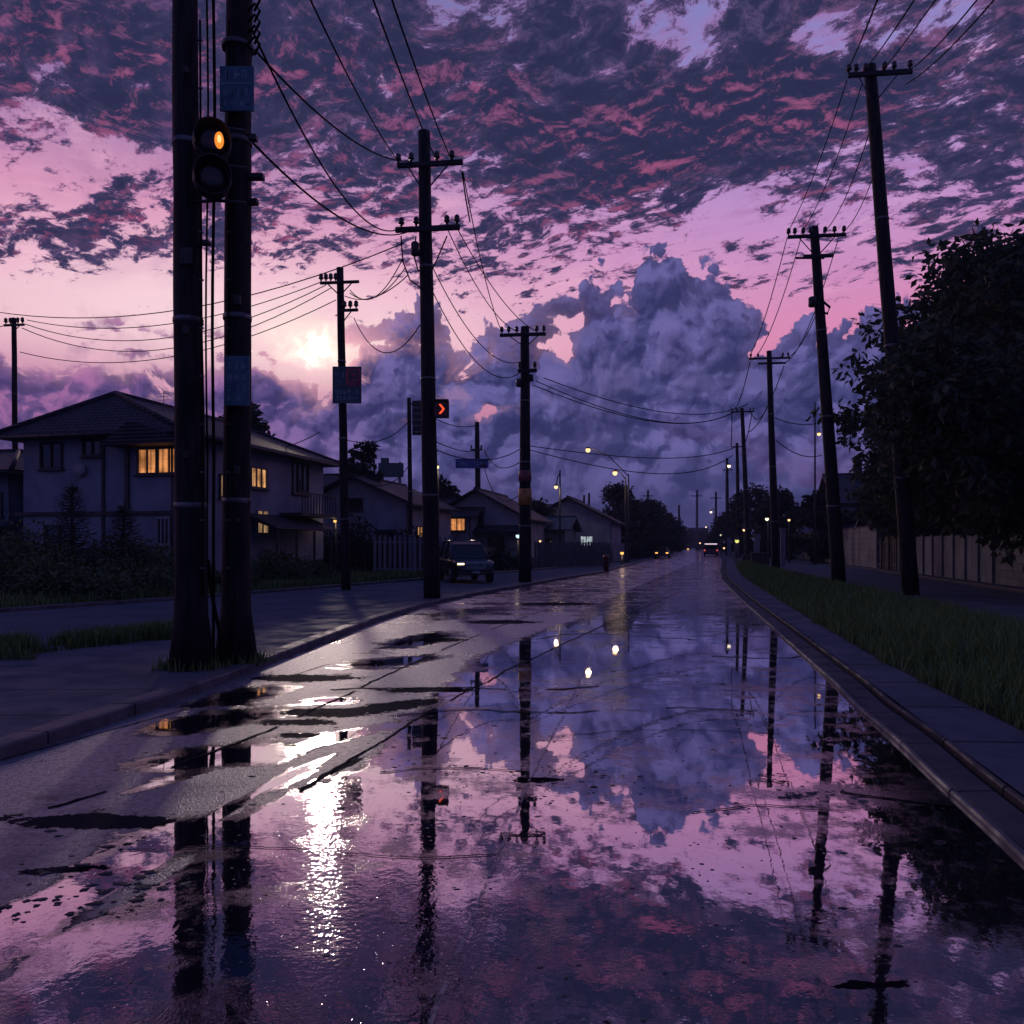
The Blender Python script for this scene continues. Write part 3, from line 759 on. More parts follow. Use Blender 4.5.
# pipes and guy cables between the two near poles
for i, (x0, x1, r, lb) in enumerate([(207, 206, .013, 'thin upright conduit just right of the nearest pole'), (213.5, 213, .020, 'thicker upright conduit midway between the two near poles')]):
    d = dA+.25
    b = MB(); pts = [at(x0+(1.2*math.sin(k*.9) if k > 2 else 0), 640-k*60, d) for k in range(13)]; pts.insert(0, Vector((at(x0, 0, d).x, d, .09)))
    b.tube(pts, r, 8); tag(b.build('conduit', M['cable']), lb, 'conduit', 'conduits between the near poles')
b = MB(); b.tube([at(208, 560, dA+.2), at(212, 595, dA+.15), at(219, 630, dA+.1), Vector((at(222, 0, dA).x, dA, .09))], .022, 8)
tag(b.build('guy_cable', M['cable']), 'slack black guy cable slanting to the ground between the near poles', 'cable')

# ------------------------------------------------------------------ wires
NW = [0]
def wire(a, b_, sag, label, r=.016, group='overhead cables', n=20):
    a, b_ = Vector(a), Vector(b_); pts = []
    for i in range(n+1):
        t = i/n; p = a.lerp(b_, t); p.z -= 4*sag*t*(1-t); pts.append(p)
    b = MB(); dm = (a.y+b_.y)/2
    b.tube(pts, [max(r, p.y*.00055) for p in pts], 6)
    o = b.build('overhead_cable', M['cable']); tag(o, label, 'cable', group); return o
W = [  # from (px, py, d) to (px, py, d), sag, label
    ((398, 161, d3), (255, -120, 9), .25, 'cable rising from the left end of the upper crossarm to the top edge of view'),
    ((411, 161, d3), (228, 20, dB), .5, 'cable from the upper crossarm down behind the pole with teal plates'),
    ((437, 161, d3), (352, -60, 10), .15, 'cable from the middle of the upper crossarm to the sky, left of two'),
    ((452, 161, d3), (372, -60, 10), .15, 'cable from the right of the upper crossarm to the sky, right of two'),
    ((401, 228, d3), (252, 30, dB), .9, 'sagging cable from the lower crossarm to the top of the pole with teal plates'),
    ((416, 228, d3), (250, 140, dB), .6, 'cable from the lower crossarm to the side bracket of the pole with teal plates'),
    ((463, 172, d3), (501, 330, d4), .5, 'cable from the right tip of the upper crossarm down to the kerbside pole'),
    ((447, 228, d3), (516, 331, d4), .5, 'cable from the lower crossarm to the top of the kerbside pole, upper one'),
    ((457, 228, d3), (536, 331, d4), .45, 'cable from the lower crossarm tip to the right arm of the kerbside pole'),
    ((430, 262, d3), (520, 362, d4), .9, 'slack cable from below the lower crossarm to the kerbside pole'),
    ((430, 286, d3), (521, 372, d4), 1.1, 'lowest slack cable between the two-armed pole and the kerbside pole'),
    ((403, 258, d3), (350, 290, dS), .7, 'cable curving from the two-armed pole to the slim board pole, topmost'),
    ((405, 268, d3), (350, 293, dS), .5, 'cable curving from the two-armed pole to the slim board pole, middle'),
    ((408, 275, d3), (345, 296, dS), .35, 'cable curving from the two-armed pole to the slim board pole, lowest'),
    ((404, 243, d3), (-60, 300, 30), 1.3, 'long cable crossing the sky from the two-armed pole to the left edge'),
    ((321, 282, dS), (27, 320, d1), .9, 'cable from the slim board pole to the far left pole, topmost of four'),
    ((326, 285, dS), (25, 324, d1), 1.3, 'cable from the slim board pole to the far left pole, second of four'),
    ((331, 288, dS), (22, 328, d1), 1.6, 'cable from the slim board pole to the far left pole, third of four'),
    ((336, 300, dS), (20, 352, d1), 1.2, 'cable from the slim board pole to the far left pole, lowest of four'),
    ((12, 324, d1), (-90, 318, 30), .3, 'cable leaving the far left pole out of view'),
    ((354, 318, dS), (420, 325, d3), 1.0, 'drooping cable from the short arm of the slim pole to the two-armed pole'),
    ((320, 432, 40), (228, 456, 34), .3, 'service cable above the long roof of the big house'),
    ((544, 378, d4), (748, 404, 73), 1.2, 'long cable over the street from the kerbside pole, topmost of the close trio'),
    ((536, 381, d4), (740, 409, 73), 1.5, 'long cable over the street from the kerbside pole, middle of the close trio'),
    ((533, 385, d4), (735, 412, 73), 1.3, 'long cable over the street from the kerbside pole, lowest of the close trio'),
    ((530, 446, d4), (736, 447, 101), .9, 'span cable above the highest street light, upper of two'),
    ((530, 450, d4), (733, 455, 101), 1.6, 'span cable passing the highest street light, lower of two'),
    ((525, 446, d4), (432, 448, d3), .45, 'low cable between the two-armed pole and the kerbside pole'),
    ((482, 448, d5), (432, 440, d3), .3, 'low cable from the distant slim pole to the two-armed pole'),
    ((484, 450, d5), (520, 462, d4), .7, 'low cable from the distant slim pole to the kerbside pole, upper'),
    ((484, 466, d5), (520, 494, d4), 1.2, 'low cable from the distant slim pole to the kerbside pole, drooping deepest'),
    ((346, 440, dS), (410, 420, d6), .5, 'cable from below the square board to the thin bracket pole'),
    ((346, 470, dS), (411, 462, d6), .9, 'lower cable from the slim board pole to the thin bracket pole'),
    ((410, 402, d6), (477, 425, d5), .6, 'cable from the thin bracket pole to the distant slim pole'),
    ((846, 73, dR1), (900, -60, 9), .1, 'cable from the leftmost insulator of the leaning pole to the top edge'),
    ((862, 73, dR1), (965, -80, 9), .1, 'cable from the leaning pole to the top edge, second from the left'),
    ((880, 73, dR1), (1010, -110, 9), .1, 'cable from the leaning pole to the top edge, third from the left'),
    ((904, 74, dR1), (1060, -110, 9), .25, 'cable from the right end of the leaning pole to the top edge, upper'),
    ((906, 84, dR1), (1072, -96, 9), .25, 'cable from the right end of the leaning pole to the top edge, lower'),
    ((847, 80, dR1), (787, 234, dR2), .35, 'cable between the leaning pole and the verge pole, leftmost'),
    ((862, 84, dR1), (801, 234, dR2), .45, 'cable between the leaning pole and the verge pole, second'),
    ((870, 130, dR1), (822, 234, dR2), .5, 'cable between the leaning pole and the verge pole, third'),
    ((882, 150, dR1), (840, 234, dR2), .5, 'cable between the leaning pole and the verge pole, rightmost'),
    ((787, 238, dR2), (750, 355, dR3), .5, 'cable between the verge pole and the double-armed pole, leftmost'),
    ((801, 238, dR2), (757, 355, dR3), .6, 'cable between the verge pole and the double-armed pole, second'),
    ((822, 300, dR2), (781, 356, dR3), .8, 'cable between the verge pole and the double-armed pole, third'),
    ((838, 240, dR2), (786, 362, dR3), .9, 'cable between the verge pole and the double-armed pole, rightmost'),
    ((750, 362, dR3), (731, 410, dR4), .9, 'drooping cable between the double-armed pole and the fourth pole, left'),
    ((770, 400, dR3), (750, 411, dR4), 1.0, 'drooping cable between the double-armed pole and the fourth pole, right'),
    ((784, 366, dR3), (749, 432, dR4), .8, 'lowest cable from the double-armed pole to the fourth pole'),
    ((732, 413, dR4), (731, 447, dR5), .8, 'cable between the fourth pole and the far capped pole, left'),
    ((752, 413, dR4), (742, 447, dR5), .8, 'cable between the fourth pole and the far capped pole, right'),
    ((775, 418, dR3), (836, 417, 60), .5, 'level cable from the double-armed pole towards the bare lamp mast'),
    ((776, 440, dR3), (822, 455, 60), .5, 'slanting cable from the double-armed pole towards the dark roofs'),
]
for a, c, sg, lb in W: wire(at(*a), at(*c), sg, lb, group='overhead cables strung between the poles')
# jumper loops under the lower crossarm
for k, (pts, lb) in enumerate([(((401, 236), (403, 262), (410, 280), (424, 290)), 'drooping jumper cable below the lower crossarm, outer loop'), (((416, 236), (414, 256), (418, 270), (427, 277)), 'drooping jumper cable below the lower crossarm, inner loop'),
        (((447, 236), (441, 250), (436, 262), (433, 268)), 'short jumper cable under the right half of the lower crossarm'), (((462, 172), (466, 200), (470, 222)), 'loose cable end hanging from the upper crossarm tip')]):
    b = MB(); b.tube([at(x, y, d3-.2) for x, y in pts], .02, 6); tag(b.build('jumper_cable', M['cable']), lb, 'cable', 'jumper cables on the two-armed pole')

# fittings on the two near poles: cable staples, number tags, junction boxes, bolts
for root, px, d, spec in ((PA, 186, dA-.19, ((330, 6, 9), (455, 5, 7), (70, 5, 6))), (PB, 237, dB-.2, ((300, 7, 10), (470, 5, 8), (520, 4, 4)))):
    for py, w, h in spec: MB().box(at(px, py, d)-root.location, (w*d/F, .05, h*d/F), bev=.008).build('junction_box', M['black_metal'], root)
for root, px0, px1, d in ((PA, 200, 203, dA-.1), (PB, 229, 228, dB-.16)):
    MB().tube([at(px0+(px1-px0)*k/9, 20+k*64, d)-root.location for k in range(10)], .014, 6).build('riser_cable', M['cable'], root)
    b = MB()
    for k in range(12): b.box(at(px0+(px1-px0)*k/12, 40+k*48, d-.01)-root.location, (.05, .03, .018))
    b.build('staple', M['steel'], root)
# ------------------------------------------------------------------ signals, signs, lamps
M['amber'] = glow('amber_lens_lit', (1.0, .30, .04), 1.0)
M['amber_core'] = glow('amber_lamp_core', (1.0, .52, .20), 1.6)
M['red_led'] = glow('red_arrow_lit', (1.0, .09, .035), 1.2)
M['lens_dark'] = surf('unlit_signal_lens', (.03, .02, .018), (.02, .015, .014), .2, 5)
M['teal'] = surf('teal_notice_enamel', (.055, .15, .20), (.04, .105, .15), .45, 5)
M['faint_ink'] = surf('pale_notice_lettering', (.22, .38, .42), (.15, .27, .31), .5, 9)
M['board'] = surf('dark_notice_board', (.05, .085, .10), (.035, .06, .075), .45, 4)
M['red_print'] = surf('red_notice_print', (.50, .05, .07), (.32, .035, .05), .45, 4)
M['blue_board'] = surf('blue_direction_enamel', (.04, .09, .32), (.03, .06, .22), .4, 4)
M['white_print'] = surf('white_sign_print', (.35, .36, .40), (.25, .26, .30), .5, 6)

# two-lens flashing signal hung between the near poles
p0 = at(212, 157, dA-.30)
s = empty('traffic_signal', p0, 0, 'black two-lens traffic signal between the near poles, amber lamp lit above', 'traffic signal')
k = dA/F
yaw = Matrix.Rotation(R(24), 3, 'Z')
def lens(cy, lit):
    c = Vector((0, 0, -(cy-157)*k))
    h = MB(); h.lathe([(.19, .16), (.21, .14), (.22, 0), (.22, -.06), (.205, -.07), (.20, -.03), (.19, -.025)], 'Y', c, 24, yaw)
    hs = h.build('housing', M['black_metal'], s)
    v = MB(); outer, inner = [], []
    for i in range(19):
        a = R(-25+230*i/18)
        for dy, l in ((-.06, outer), (-.17+.06*max(0, -math.sin(a)), inner)):
            l.append(v.b.verts.new(c+yaw @ Vector((.212*math.cos(a), dy, .212*math.sin(a)))))
    for i in range(18): v.b.faces.new((outer[i], outer[i+1], inner[i+1], inner[i]))
    vo = v.build('visor', M['black_metal'], hs)
    md = vo.modifiers.new('thick', 'SOLIDIFY'); md.thickness = .012
    l = MB(); l.lathe([(.19, -.02), (.17, -.045), (.10, -.065), (.01, -.07)], 'Y', c, 24, yaw); l.build('lens', M['lens_dark'], hs)
    if lit:
        q = MB(); q.lathe([(.085, -.055), (.075, -.085), (.02, -.095)], 'Y', c+yaw @ Vector((.075, -.01, 0)), 20, yaw @ Matrix.Diagonal((.62, 1, 1.18))); q.build('lit_lamp', M['amber'], hs)
        q = MB(); q.lathe([(.045, -.088), (.02, -.104)], 'Y', c+yaw @ Vector((.075, -.01, 0)), 16, yaw @ Matrix.Diagonal((.6, 1, 1.2))); q.build('lamp_core', M['amber_core'], hs)
lens(142, True); lens(177, False)
for y in (121, 158, 193):
    z = -(y-157)*k; MB().tube([(-.36, .22, z), (0, .17, z), (.32, .25, z)], .022, 8).build('mounting_rail', M['black_metal'], s)

def plate(name, label, px, py, w, h, d, mat, cat, yaw=0.0, th=.03, group=None):
    m_ = d/F; o = empty(name, at(px, py, d), yaw, label, cat, group)
    MB().box((0, 0, 0), (w*m_, th, h*m_), bev=.008).build('panel', mat, o)
    return o, m_
def marks(o, m_, rows, mat, th=.03, name='lettering', seed=1):
    """lines of small characters too small to read, each built of strokes"""
    rd = random.Random(seed); b = MB(); y = -th/2-.004
    for (x0, x1, zc, hh, n) in rows:
        w = (x1-x0)/n
        for i in range(n):
            cx = x0+w*(i+.5)
            for s_ in range(rd.choice((3, 4, 4, 5))):
                if rd.random() < .5: b.box(((cx+rd.uniform(-.1, .1)*w)*m_, y, (zc+rd.uniform(-.42, .42)*hh)*m_), (w*.62*m_, .004, hh*.11*m_))
                else: b.box(((cx+rd.uniform(-.32, .32)*w)*m_, y+.001, zc*m_), (w*.12*m_, .004, hh*.82*m_))
    b.build(name, mat, o)
o, m_ = plate('notice_plate', 'teal notice plate high on the pole right of the signal', 237, 89, 34, 45, dB-.26, M['teal'], 'sign')
marks(o, m_, [(-13, 13, 14, 11, 3), (-14, 14, -4, 8, 4), (-14, 14, -15, 7, 5)], M['faint_ink'], seed=3)
MB().box((0, -.018, 4.5*m_), (31*m_, .006, 1.2*m_)).build('divider', M['faint_ink'], o)
o, m_ = plate('notice_plate', 'narrow blue notice plate strapped lower on the same near pole', 237, 381, 25, 50, dB-.24, M['teal'], 'sign')
marks(o, m_, [(-10, 10, 15, 9, 3), (-10, 10, 3, 7, 3), (-10, 10, -7, 7, 4), (-10, 10, -17, 6, 4)], M['faint_ink'], seed=8)
o, m_ = plate('notice_board', 'square dark notice board with a red emblem on the slim pole', 347, 385, 29, 37, dS-.22, M['board'], 'sign')
r = MB().box((6*m_, -.018, 8*m_), (14*m_, .008, 17*m_)).build('red_emblem', M['red_print'], o)
b = MB(); y = -.025
for c, sz in (((3, 8), (2, 11)), ((7, 13), (7, 2)), ((7, 7), (7, 2)), ((10.5, 10), (2, 7)), ((8, 3), (5, 1.8))): b.box((c[0]*m_, y, c[1]*m_), (sz[0]*m_, .005, sz[1]*m_))
b.build('emblem_mark', M['board'], r)
marks(o, m_, [(-12, -2, 10, 6, 2), (-12, 12, -7, 5, 6), (-12, 12, -13, 4, 6)], M['faint_ink'], seed=5)
# arrow signal and the dark box beside it
o, m_ = plate('arrow_signal', 'small black signal box showing a lit red arrow beside the two-armed pole', 441.5, 409.5, 15, 17, d3-.2, M['black_metal'], 'signal', th=.16)
b = MB()
for s_ in (1, -1):
    b.prism([(-2.6*m_, -.095, 4.8*s_*m_), (-.2*m_, -.095, 4.8*s_*m_), (3.6*m_, -.095, 0), (1.2*m_, -.095, 0)], (0, .012, 0))
b.build('arrow', M['red_led'], o)
b = MB(); b.prism([(-6.5*m_, -.085, -7*m_), (6.5*m_, -.085, -7*m_), (6.5*m_, -.085, 7*m_), (-6.5*m_, -.085, 7*m_)], (0, .003, 0))
b.build('lens', surf('red_signal_lens', (.10, .012, .010), (.05, .008, .008), .3, 6), o)
b = MB(); 
for z in (8.8, -8.8): b.box((0, -.13, z*m_), (15*m_, .2, .012))
b.build('visor', M['black_metal'], o)
o, m_ = plate('signal_back_box', 'dark louvred signal box seen from behind, left of the two-armed pole', 419, 418, 13, 34, d6-.3, M['black_metal'], 'signal', th=.3)
b = MB()
for z in range(-14, 16, 6): b.box((0, -.17, z*m_), (11*m_, .03, 1.3*m_))
b.build('louvre', M['steel'], o)
MB().tube([(-8*m_, .05, 14*m_), (12*m_, .05, 15*m_)], .04, 8).build('bracket_arm', M['steel'], o)
o, m_ = plate('direction_board', 'blue direction board hung across the distant slim pole', 472, 463.5, 33, 9.5, d5-.3, M['blue_board'], 'sign', th=.06)
marks(o, m_, [(-14, -4, 0, 5, 3), (1, 13, 0, 5, 4)], M['white_print'], th=.06, seed=11)
o, m_ = plate('roof_sign', 'dark rectangular sign standing above the low roofs near the bracket pole', 391, 470, 25, 14, 62, M['board'], 'sign', th=.25)
MB().box((-6*m_, 0, 9*m_), (8*m_, .2, 6*m_)).build('upper_panel', M['board'], o)
for x in (-8, 8): MB().tube([(x*m_, 0, -5*m_), (x*m_, 0, -(at(0, 470, 62).z))], .06, 6).build('leg', M['steel'], o)

# ---- street lights
M['bulb_warm'] = glow('sodium_lamp_glow', (1.0, .58, .26), 2.0)
M['bulb_pale'] = glow('pale_lamp_glow', (1.0, .84, .62), 1.6)
M['bulb_green'] = glow('greenish_lamp_glow', (1.0, .86, .42), 1.7)
M['bulb_red'] = glow('small_amber_glow', (1.0, .45, .12), 1.8)
M['bulb_white'] = glow('white_lamp_glow', (.62, .88, .95), 1.2)
def street_light(label, px, py, d, mat, size=4.0, post=None, top=None, arm=True, light=0.0, col=(1, .7, .4), name='street_light', group='lit street lights'):
    """post (picture column), curved arm, hood and glowing globe"""
    c = at(px, py, d); o = empty(name, (c.x, c.y, 0), 0, label, 'street light', group); L = c-o.location
    r = size*d/F/2
    MB().lathe([(r*.25, -r), (r*.75, -r*.72), (r, -.1*r), (r*.9, r*.45), (r*.5, r*.85), (r*.1, r)], c=L, n=14).build('globe', mat, o)
    MB().lathe([(r*1.1, r*.5), (r*1.25, r*.62), (r*.8, r*1.15), (r*.15, r*1.3)], c=L, n=14).build('hood', M['black_metal'], o)
    if post is not None:
        pb = Vector((at(post, 0, d).x-c.x, 0, 0)); pt = Vector((pb.x, 0, at(0, top, d).z))
        MB().tube([pb, pb.lerp(pt, .5), pt], [.085, .075, .06] if d > 45 else [.07, .06, .05], 8).build('post', M['concrete_pole'], o)
        if arm:
            e = L+Vector((0, 0, r*1.2)); q = pt.lerp(e, .5)+Vector((0, 0, abs(pt.x-e.x)*.12))
            MB().tube([pt-Vector((0, 0, .2)), q, e], .045, 6).build('arm', M['concrete_pole'], o)
    if light:
        ld = bpy.data.lights.new('lamp', 'POINT'); ld.energy = light; ld.color = col; ld.shadow_soft_size = r
        lo = bpy.data.objects.new('lamp', ld); COL.objects.link(lo); lo.parent = o; lo.location = L+Vector((0, -r*1.5, -r*1.6))
    return o
street_light('street light on the longest arm over the road, highest of the lit lamps', 588, 450, 71, M['bulb_warm'], 4.8, post=628.5, top=474, light=60)
street_light('street light on a curved arm over the road, below the longest arm', 615, 473, 72, M['bulb_warm'], 4.8, post=625.5, top=477, light=60)
street_light('street light on a straight pole beside the gabled house', 556, 487, 60, M['bulb_warm'], 3.8, post=560, top=470, light=25)
street_light('pale round street light between the two-armed pole and the blue board', 437, 467, 50, M['bulb_green'], 4.2, post=438, top=470, arm=False, light=12)
street_light('white street light by the far capped pole on the wall side', 729, 466, 112, M['bulb_pale'], 3.6, post=726, top=462)
street_light('tiny pale street light at the top of the dark tree left of the far street', 666, 521, 150, M['bulb_pale'], 3.2, post=668, top=523, arm=False)
street_light('tiny street light on the wall side below the distant poles', 711, 512, 165, M['bulb_pale'], 2.6, post=714, top=508)
street_light('street light on the bare mast above the dark roofs right of the verge pole', 819, 434, 62, M['bulb_warm'], 3.6, post=815, top=402, arm=False)
street_light('greenish lamp on the wall post nearest the verge pole', 773, 512, 60, M['bulb_green'], 5, post=775, top=514, arm=False, light=6)
street_light('second small lamp on the wall side, just left of the greenish lamp', 767, 519, 66, M['bulb_pale'], 3.6, post=768, top=521, arm=False)
street_light('tiny faint lamp far down the wall side', 721, 535, 130, M['bulb_pale'], 2, post=721, top=537, arm=False)
street_light('yellowish lamp half hidden in the trees of the wall side', 737, 541, 95, glow('dim_yellow_glow', (.8, .75, .2), 1.2), 4, post=737, top=543, arm=False)
street_light('amber lamp low on a red post on the left kerb', 622, 553, 62, M['bulb_red'], 3.6, post=622, top=555, arm=False, light=6)
street_light('small porch lamp glowing orange at the end of the big house', 335, 521, 40, M['bulb_red'], 3.2, post=336, top=523, arm=False, light=4)
street_light('square white lamp behind the kerbside pole', 518, 536, 52, M['bulb_white'], 4.5, post=518, top=540, arm=False, light=6)

for px, py, d, mk, sz, lb in ((647, 533, 120, 'bulb_red', 2.2, 'tiny orange lamp in front of the left treeline'), (659, 546, 150, 'bulb_warm', 2.0, 'tiny warm lamp low on the left side near the street end'), (676, 541, 190, 'bulb_pale', 1.8, 'tiny pale lamp at the street end, left of the mast'),
        (688, 549, 210, 'bulb_red', 1.8, 'tiny orange lamp at the street end, right under the mast'), (700, 543, 200, 'bulb_warm', 1.6, 'tiny warm lamp at the street end, just left of the van'), (724, 548, 140, 'bulb_warm', 2.0, 'tiny warm lamp low beside the far capped pole'),
        (744, 530, 90, 'bulb_warm', 2.6, 'small warm lamp between the fourth pole and the yellowish lamp'), (633, 549, 95, 'bulb_warm', 2.4, 'small warm lamp just right of the amber post lamp'), (706, 527, 180, 'bulb_pale', 1.6, 'tiny pale lamp high over the street end'),
        (405, 520, 56, 'bulb_warm', 2.6, 'small warm porch lamp behind the bracket pole'), (540, 541, 64, 'bulb_warm', 2.4, 'small warm lamp under the teal canopy'), (789, 520, 70, 'bulb_warm', 2.6, 'small warm lamp below the roofs behind the right wall')):
    street_light(lb, px, py, d, M[mk], sz, post=px, top=py+1.5, arm=False, group='small far lamps')
# ------------------------------------------------------------------ houses
M['stucco'] = surf('grey_blue_stucco', (.27, .29, .34), (.19, .205, .25), .85, .8, .3, 40, spec=.2)
M['stucco_pale'] = surf('pale_grey_render', (.29, .30, .35), (.21, .22, .26), .85, .8, .3, 40, spec=.2)
M['stucco_teal'] = surf('blue_green_render', (.13, .19, .22), (.09, .135, .16), .85, .8, .3, 40, spec=.2)
M['trim'] = surf('dark_timber_trim', (.045, .04, .04), (.03, .027, .027), .6, 4)
M['trim_pale'] = surf('pale_window_frame', (.28, .28, .30), (.2, .2, .22), .5, 4)
M['glass'] = surf('dark_window_glass', (.015, .018, .024), (.01, .012, .017), .06, 2, spec=.8)
def roof_mat(name, c1, c2):
    m, T = new_mat(name); v = objcoord(T)
    w = T.N.new('ShaderNodeTexWave'); w.wave_type = 'BANDS'; w.bands_direction = 'Z'; T.put(w.inputs[0], v); w.inputs['Scale'].default_value = 2.4
    w2 = T.N.new('ShaderNodeTexWave'); w2.wave_type = 'BANDS'; w2.bands_direction = 'X'; T.put(w2.inputs[0], v); w2.inputs['Scale'].default_value = 1.1
    n = T.noise(v, 1.3, 5, .6); n2 = T.noise(T.vm('MULTIPLY', v, (3, 3, 9)), 1, 3, .6)
    col = T.mix(T.rng(n*.6+n2*.4, .38, .62), (*c1, 1), (*c2, 1))
    finish(T, principled(T, col, .6, 0, .22, bump(T, E(T, w.outputs['Fac'])*.7+E(T, w2.outputs['Fac'])*.4, .8, .05)))
    return m
M['roof'] = roof_mat('wet_roof_tiles', (.040, .038, .046), (.022, .021, .028))
M['roof_brown'] = roof_mat('brown_roof_tiles', (.055, .036, .034), (.03, .022, .023))
M['roof_teal'] = roof_mat('painted_sheet_roof', (.05, .08, .095), (.03, .05, .065))

def lit_window_mat(name, col, strength, slats):
    """room light through a blind"""
    m, T = new_mat(name); v = objcoord(T); x, y, z = T.sep(v)
    w = T.N.new('ShaderNodeTexWave'); w.wave_type = 'BANDS'; w.bands_direction = 'Z'; T.put(w.inputs[0], v); w.inputs['Scale'].default_value = slats
    n = T.noise(v, 1.6, 3, .6)
    cw = T.N.new('ShaderNodeTexWave'); cw.wave_type = 'BANDS'; cw.bands_direction = 'DIAGONAL'; T.put(cw.inputs[0], T.vm('MULTIPLY', v, (1, 1, 0))); cw.inputs['Scale'].default_value = 2.6; cw.inputs['Distortion'].default_value = 3.0
    f = T.rng(n, .3, .7, .40, 1.25)*(.72+E(T, w.outputs['Fac'])*.28)*T.rng(E(T, cw.outputs['Fac']), .2, .8, .62, 1.15)*T.rng(T.noise(v, .55, 2, .5), .4, .6, .7, 1.2)
    e = T.N.new('ShaderNodeEmission'); e.inputs[0].default_value = (*col, 1); T.put(e.inputs[1], f*strength)
    finish(T, e.outputs[0]); return m
M['lit'] = lit_window_mat('blind_lit_from_inside', (1.0, .38, .13), .85, 6.0)
M['lit_pale'] = lit_window_mat('pale_blind_lit_from_inside', (1.0, .48, .20), .85, 5.0)
M['lit_white'] = lit_window_mat('cool_room_light', (.80, .92, 1.0), .6, 5.0)
M['lit_dim'] = lit_window_mat('dim_room_light', (1.0, .6, .3), .35, 5.0)

def window(root, face, u, z, w, h, pane='glass', frame='trim', mull=1, sill=True):
    """framed window standing proud of one facade; face 'f' looks at the viewer, 's' at the street"""
    ang = 0 if face == 'f' else PI/2
    rot = Matrix.Rotation(ang, 3, 'Z')
    base = Vector((u, 0, z)) if face == 'f' else Vector((0, u, z))
    if isinstance(face, tuple): base = Vector(face[1]); rot = Matrix.Rotation(face[0], 3, 'Z')
    def P(x, y, zz): return base+rot @ Vector((x, y, zz))
    b = MB(); t = .07
    for c, s in (((0, -.04, h/2), (w+t, .09, t)), ((0, -.04, -h/2), (w+t, .09, t)), ((-w/2, -.04, 0), (t, .088, h-t)), ((w/2, -.04, 0), (t, .088, h-t))): b.box(P(*c), s, rot=rot)
    for i in range(mull): b.box(P(-w/2+w*(i+1)/(mull+1), -.038, 0), (.055, .07, h-t), rot=rot)
    if sill: b.box(P(0, -.07, -h/2-.065), (w+.25, .15, .05), rot=rot)
    fr = b.build('window', M[frame], root)
    MB().box(P(0, -.008, 0), (w-.02, .012, h-.02), rot=rot).build('pane', M[pane], fr)
    return fr
def house(label, lat, d, w, l, he, hr, wall='stucco', roof='roof', kind='hip', over=.55, base=0.0, ang=None, apex=.92, name='house', group='houses along the left side'):
    """house whose street-side front corner stands at (lat, d): local x to -w across, y to l away from the viewer"""
    root = empty(name, st(lat, d, base), RANG if ang is None else ang, label, 'house', group)
    MB().box((-w/2, l/2, he/2), (w, l, he)).build('wall', M[wall], root)
    b = MB(); o = over; x0, x1, y0, y1 = -w-o, o, -o, l+o; th = .14
    dz = he-.04
    if kind == 'hip':
        r = min(w, l)/2+o
        if l >= w: a, c = Vector((-w/2, -o+r*apex, hr)), Vector((-w/2, l+o-r*.92, hr))
        else: a, c = Vector((-w-o+r*.92, l/2, hr)), Vector((o-r*.92, l/2, hr))
        E4 = [Vector((x0, y0, dz)), Vector((x1, y0, dz)), Vector((x1, y1, dz)), Vector((x0, y1, dz))]
        if l >= w: F_ = [(E4[0], E4[1], a), (E4[1], E4[2], c, a), (E4[2], E4[3], c), (E4[3], E4[0], a, c)]
        else: F_ = [(E4[0], E4[1], c, a), (E4[1], E4[2], c), (E4[2], E4[3], a, c), (E4[3], E4[0], a)]
        for f in F_: b.face([p+Vector((0, 0, th)) for p in f])
        for i in range(4):
            p, q = E4[i], E4[(i+1) % 4]; b.face([p, q, q+Vector((0, 0, th)), p+Vector((0, 0, th))])
        b.face(list(reversed(E4)))
        ridges = [(a, c)]+[(E4[i], (a if (i in (0, 1)) == (l >= w) or (l < w and i in (0, 3)) else c)) for i in range(4)]
        if l >= w: ridges = [(a, c), (E4[0], a), (E4[1], a), (E4[2], c), (E4[3], c)]
        else: ridges = [(a, c), (E4[0], a), (E4[3], a), (E4[1], c), (E4[2], c)]
    elif kind == 'gable_front':                       # gable towards the viewer
        m = -w/2
        for s in (-1, 1):
            e = m+s*(w/2+o); zz = dz-(hr-he)*(o/(w/2))*.5
            b.prism([(m, y0, hr), (e, y0, zz), (e, y0, zz+th), (m, y0, hr+th)], (0, y1-y0, 0))
        ridges = [(Vector((m, y0, hr)), Vector((m, y1, hr)))]
        g = MB(); g.prism([(-w, .06, he-.02), (0, .06, he-.02), (m, .06, hr-.04)], (0, l-.12, 0)); g.build('gable', M[wall], root)
    else:                                             # gable towards the street
        m = l/2
        for s in (-1, 1):
            e = m+s*(l/2+o); zz = dz-(hr-he)*(o/(l/2))*.5
            b.prism([(x0, m, hr), (x0, e, zz), (x0, e, zz+th), (x0, m, hr+th)], (x1-x0, 0, 0))
        ridges = [(Vector((x0, m, hr)), Vector((x1, m, hr)))]
        g = MB(); g.prism([(-.06, 0, he-.02), (-.06, l, he-.02), (-.06, m, hr-.04)], (-w+.12, 0, 0)); g.build('gable', M[wall], root)
    rf = b.build('roof', M[roof], root)
    c = MB()
    for p, q in ridges: c.tube([p+Vector((0, 0, th+.02)), q+Vector((0, 0, th+.02))], .10, 6)
    c.build('ridge_tiles', M[roof], rf)
    f = MB()                                           # gutters along the eaves
    if kind == 'hip':
        for p, q in ((E4[0], E4[1]), (E4[1], E4[2])): f.tube([p+Vector((0, -.05, .02)), q+Vector((0, -.05, .02))], .06, 6)
    f.tube([(-.05, -.06, .1), (-.05, -.06, he-.1)], .045, 6)
    f.build('gutter', M['trim'], root)
    return root

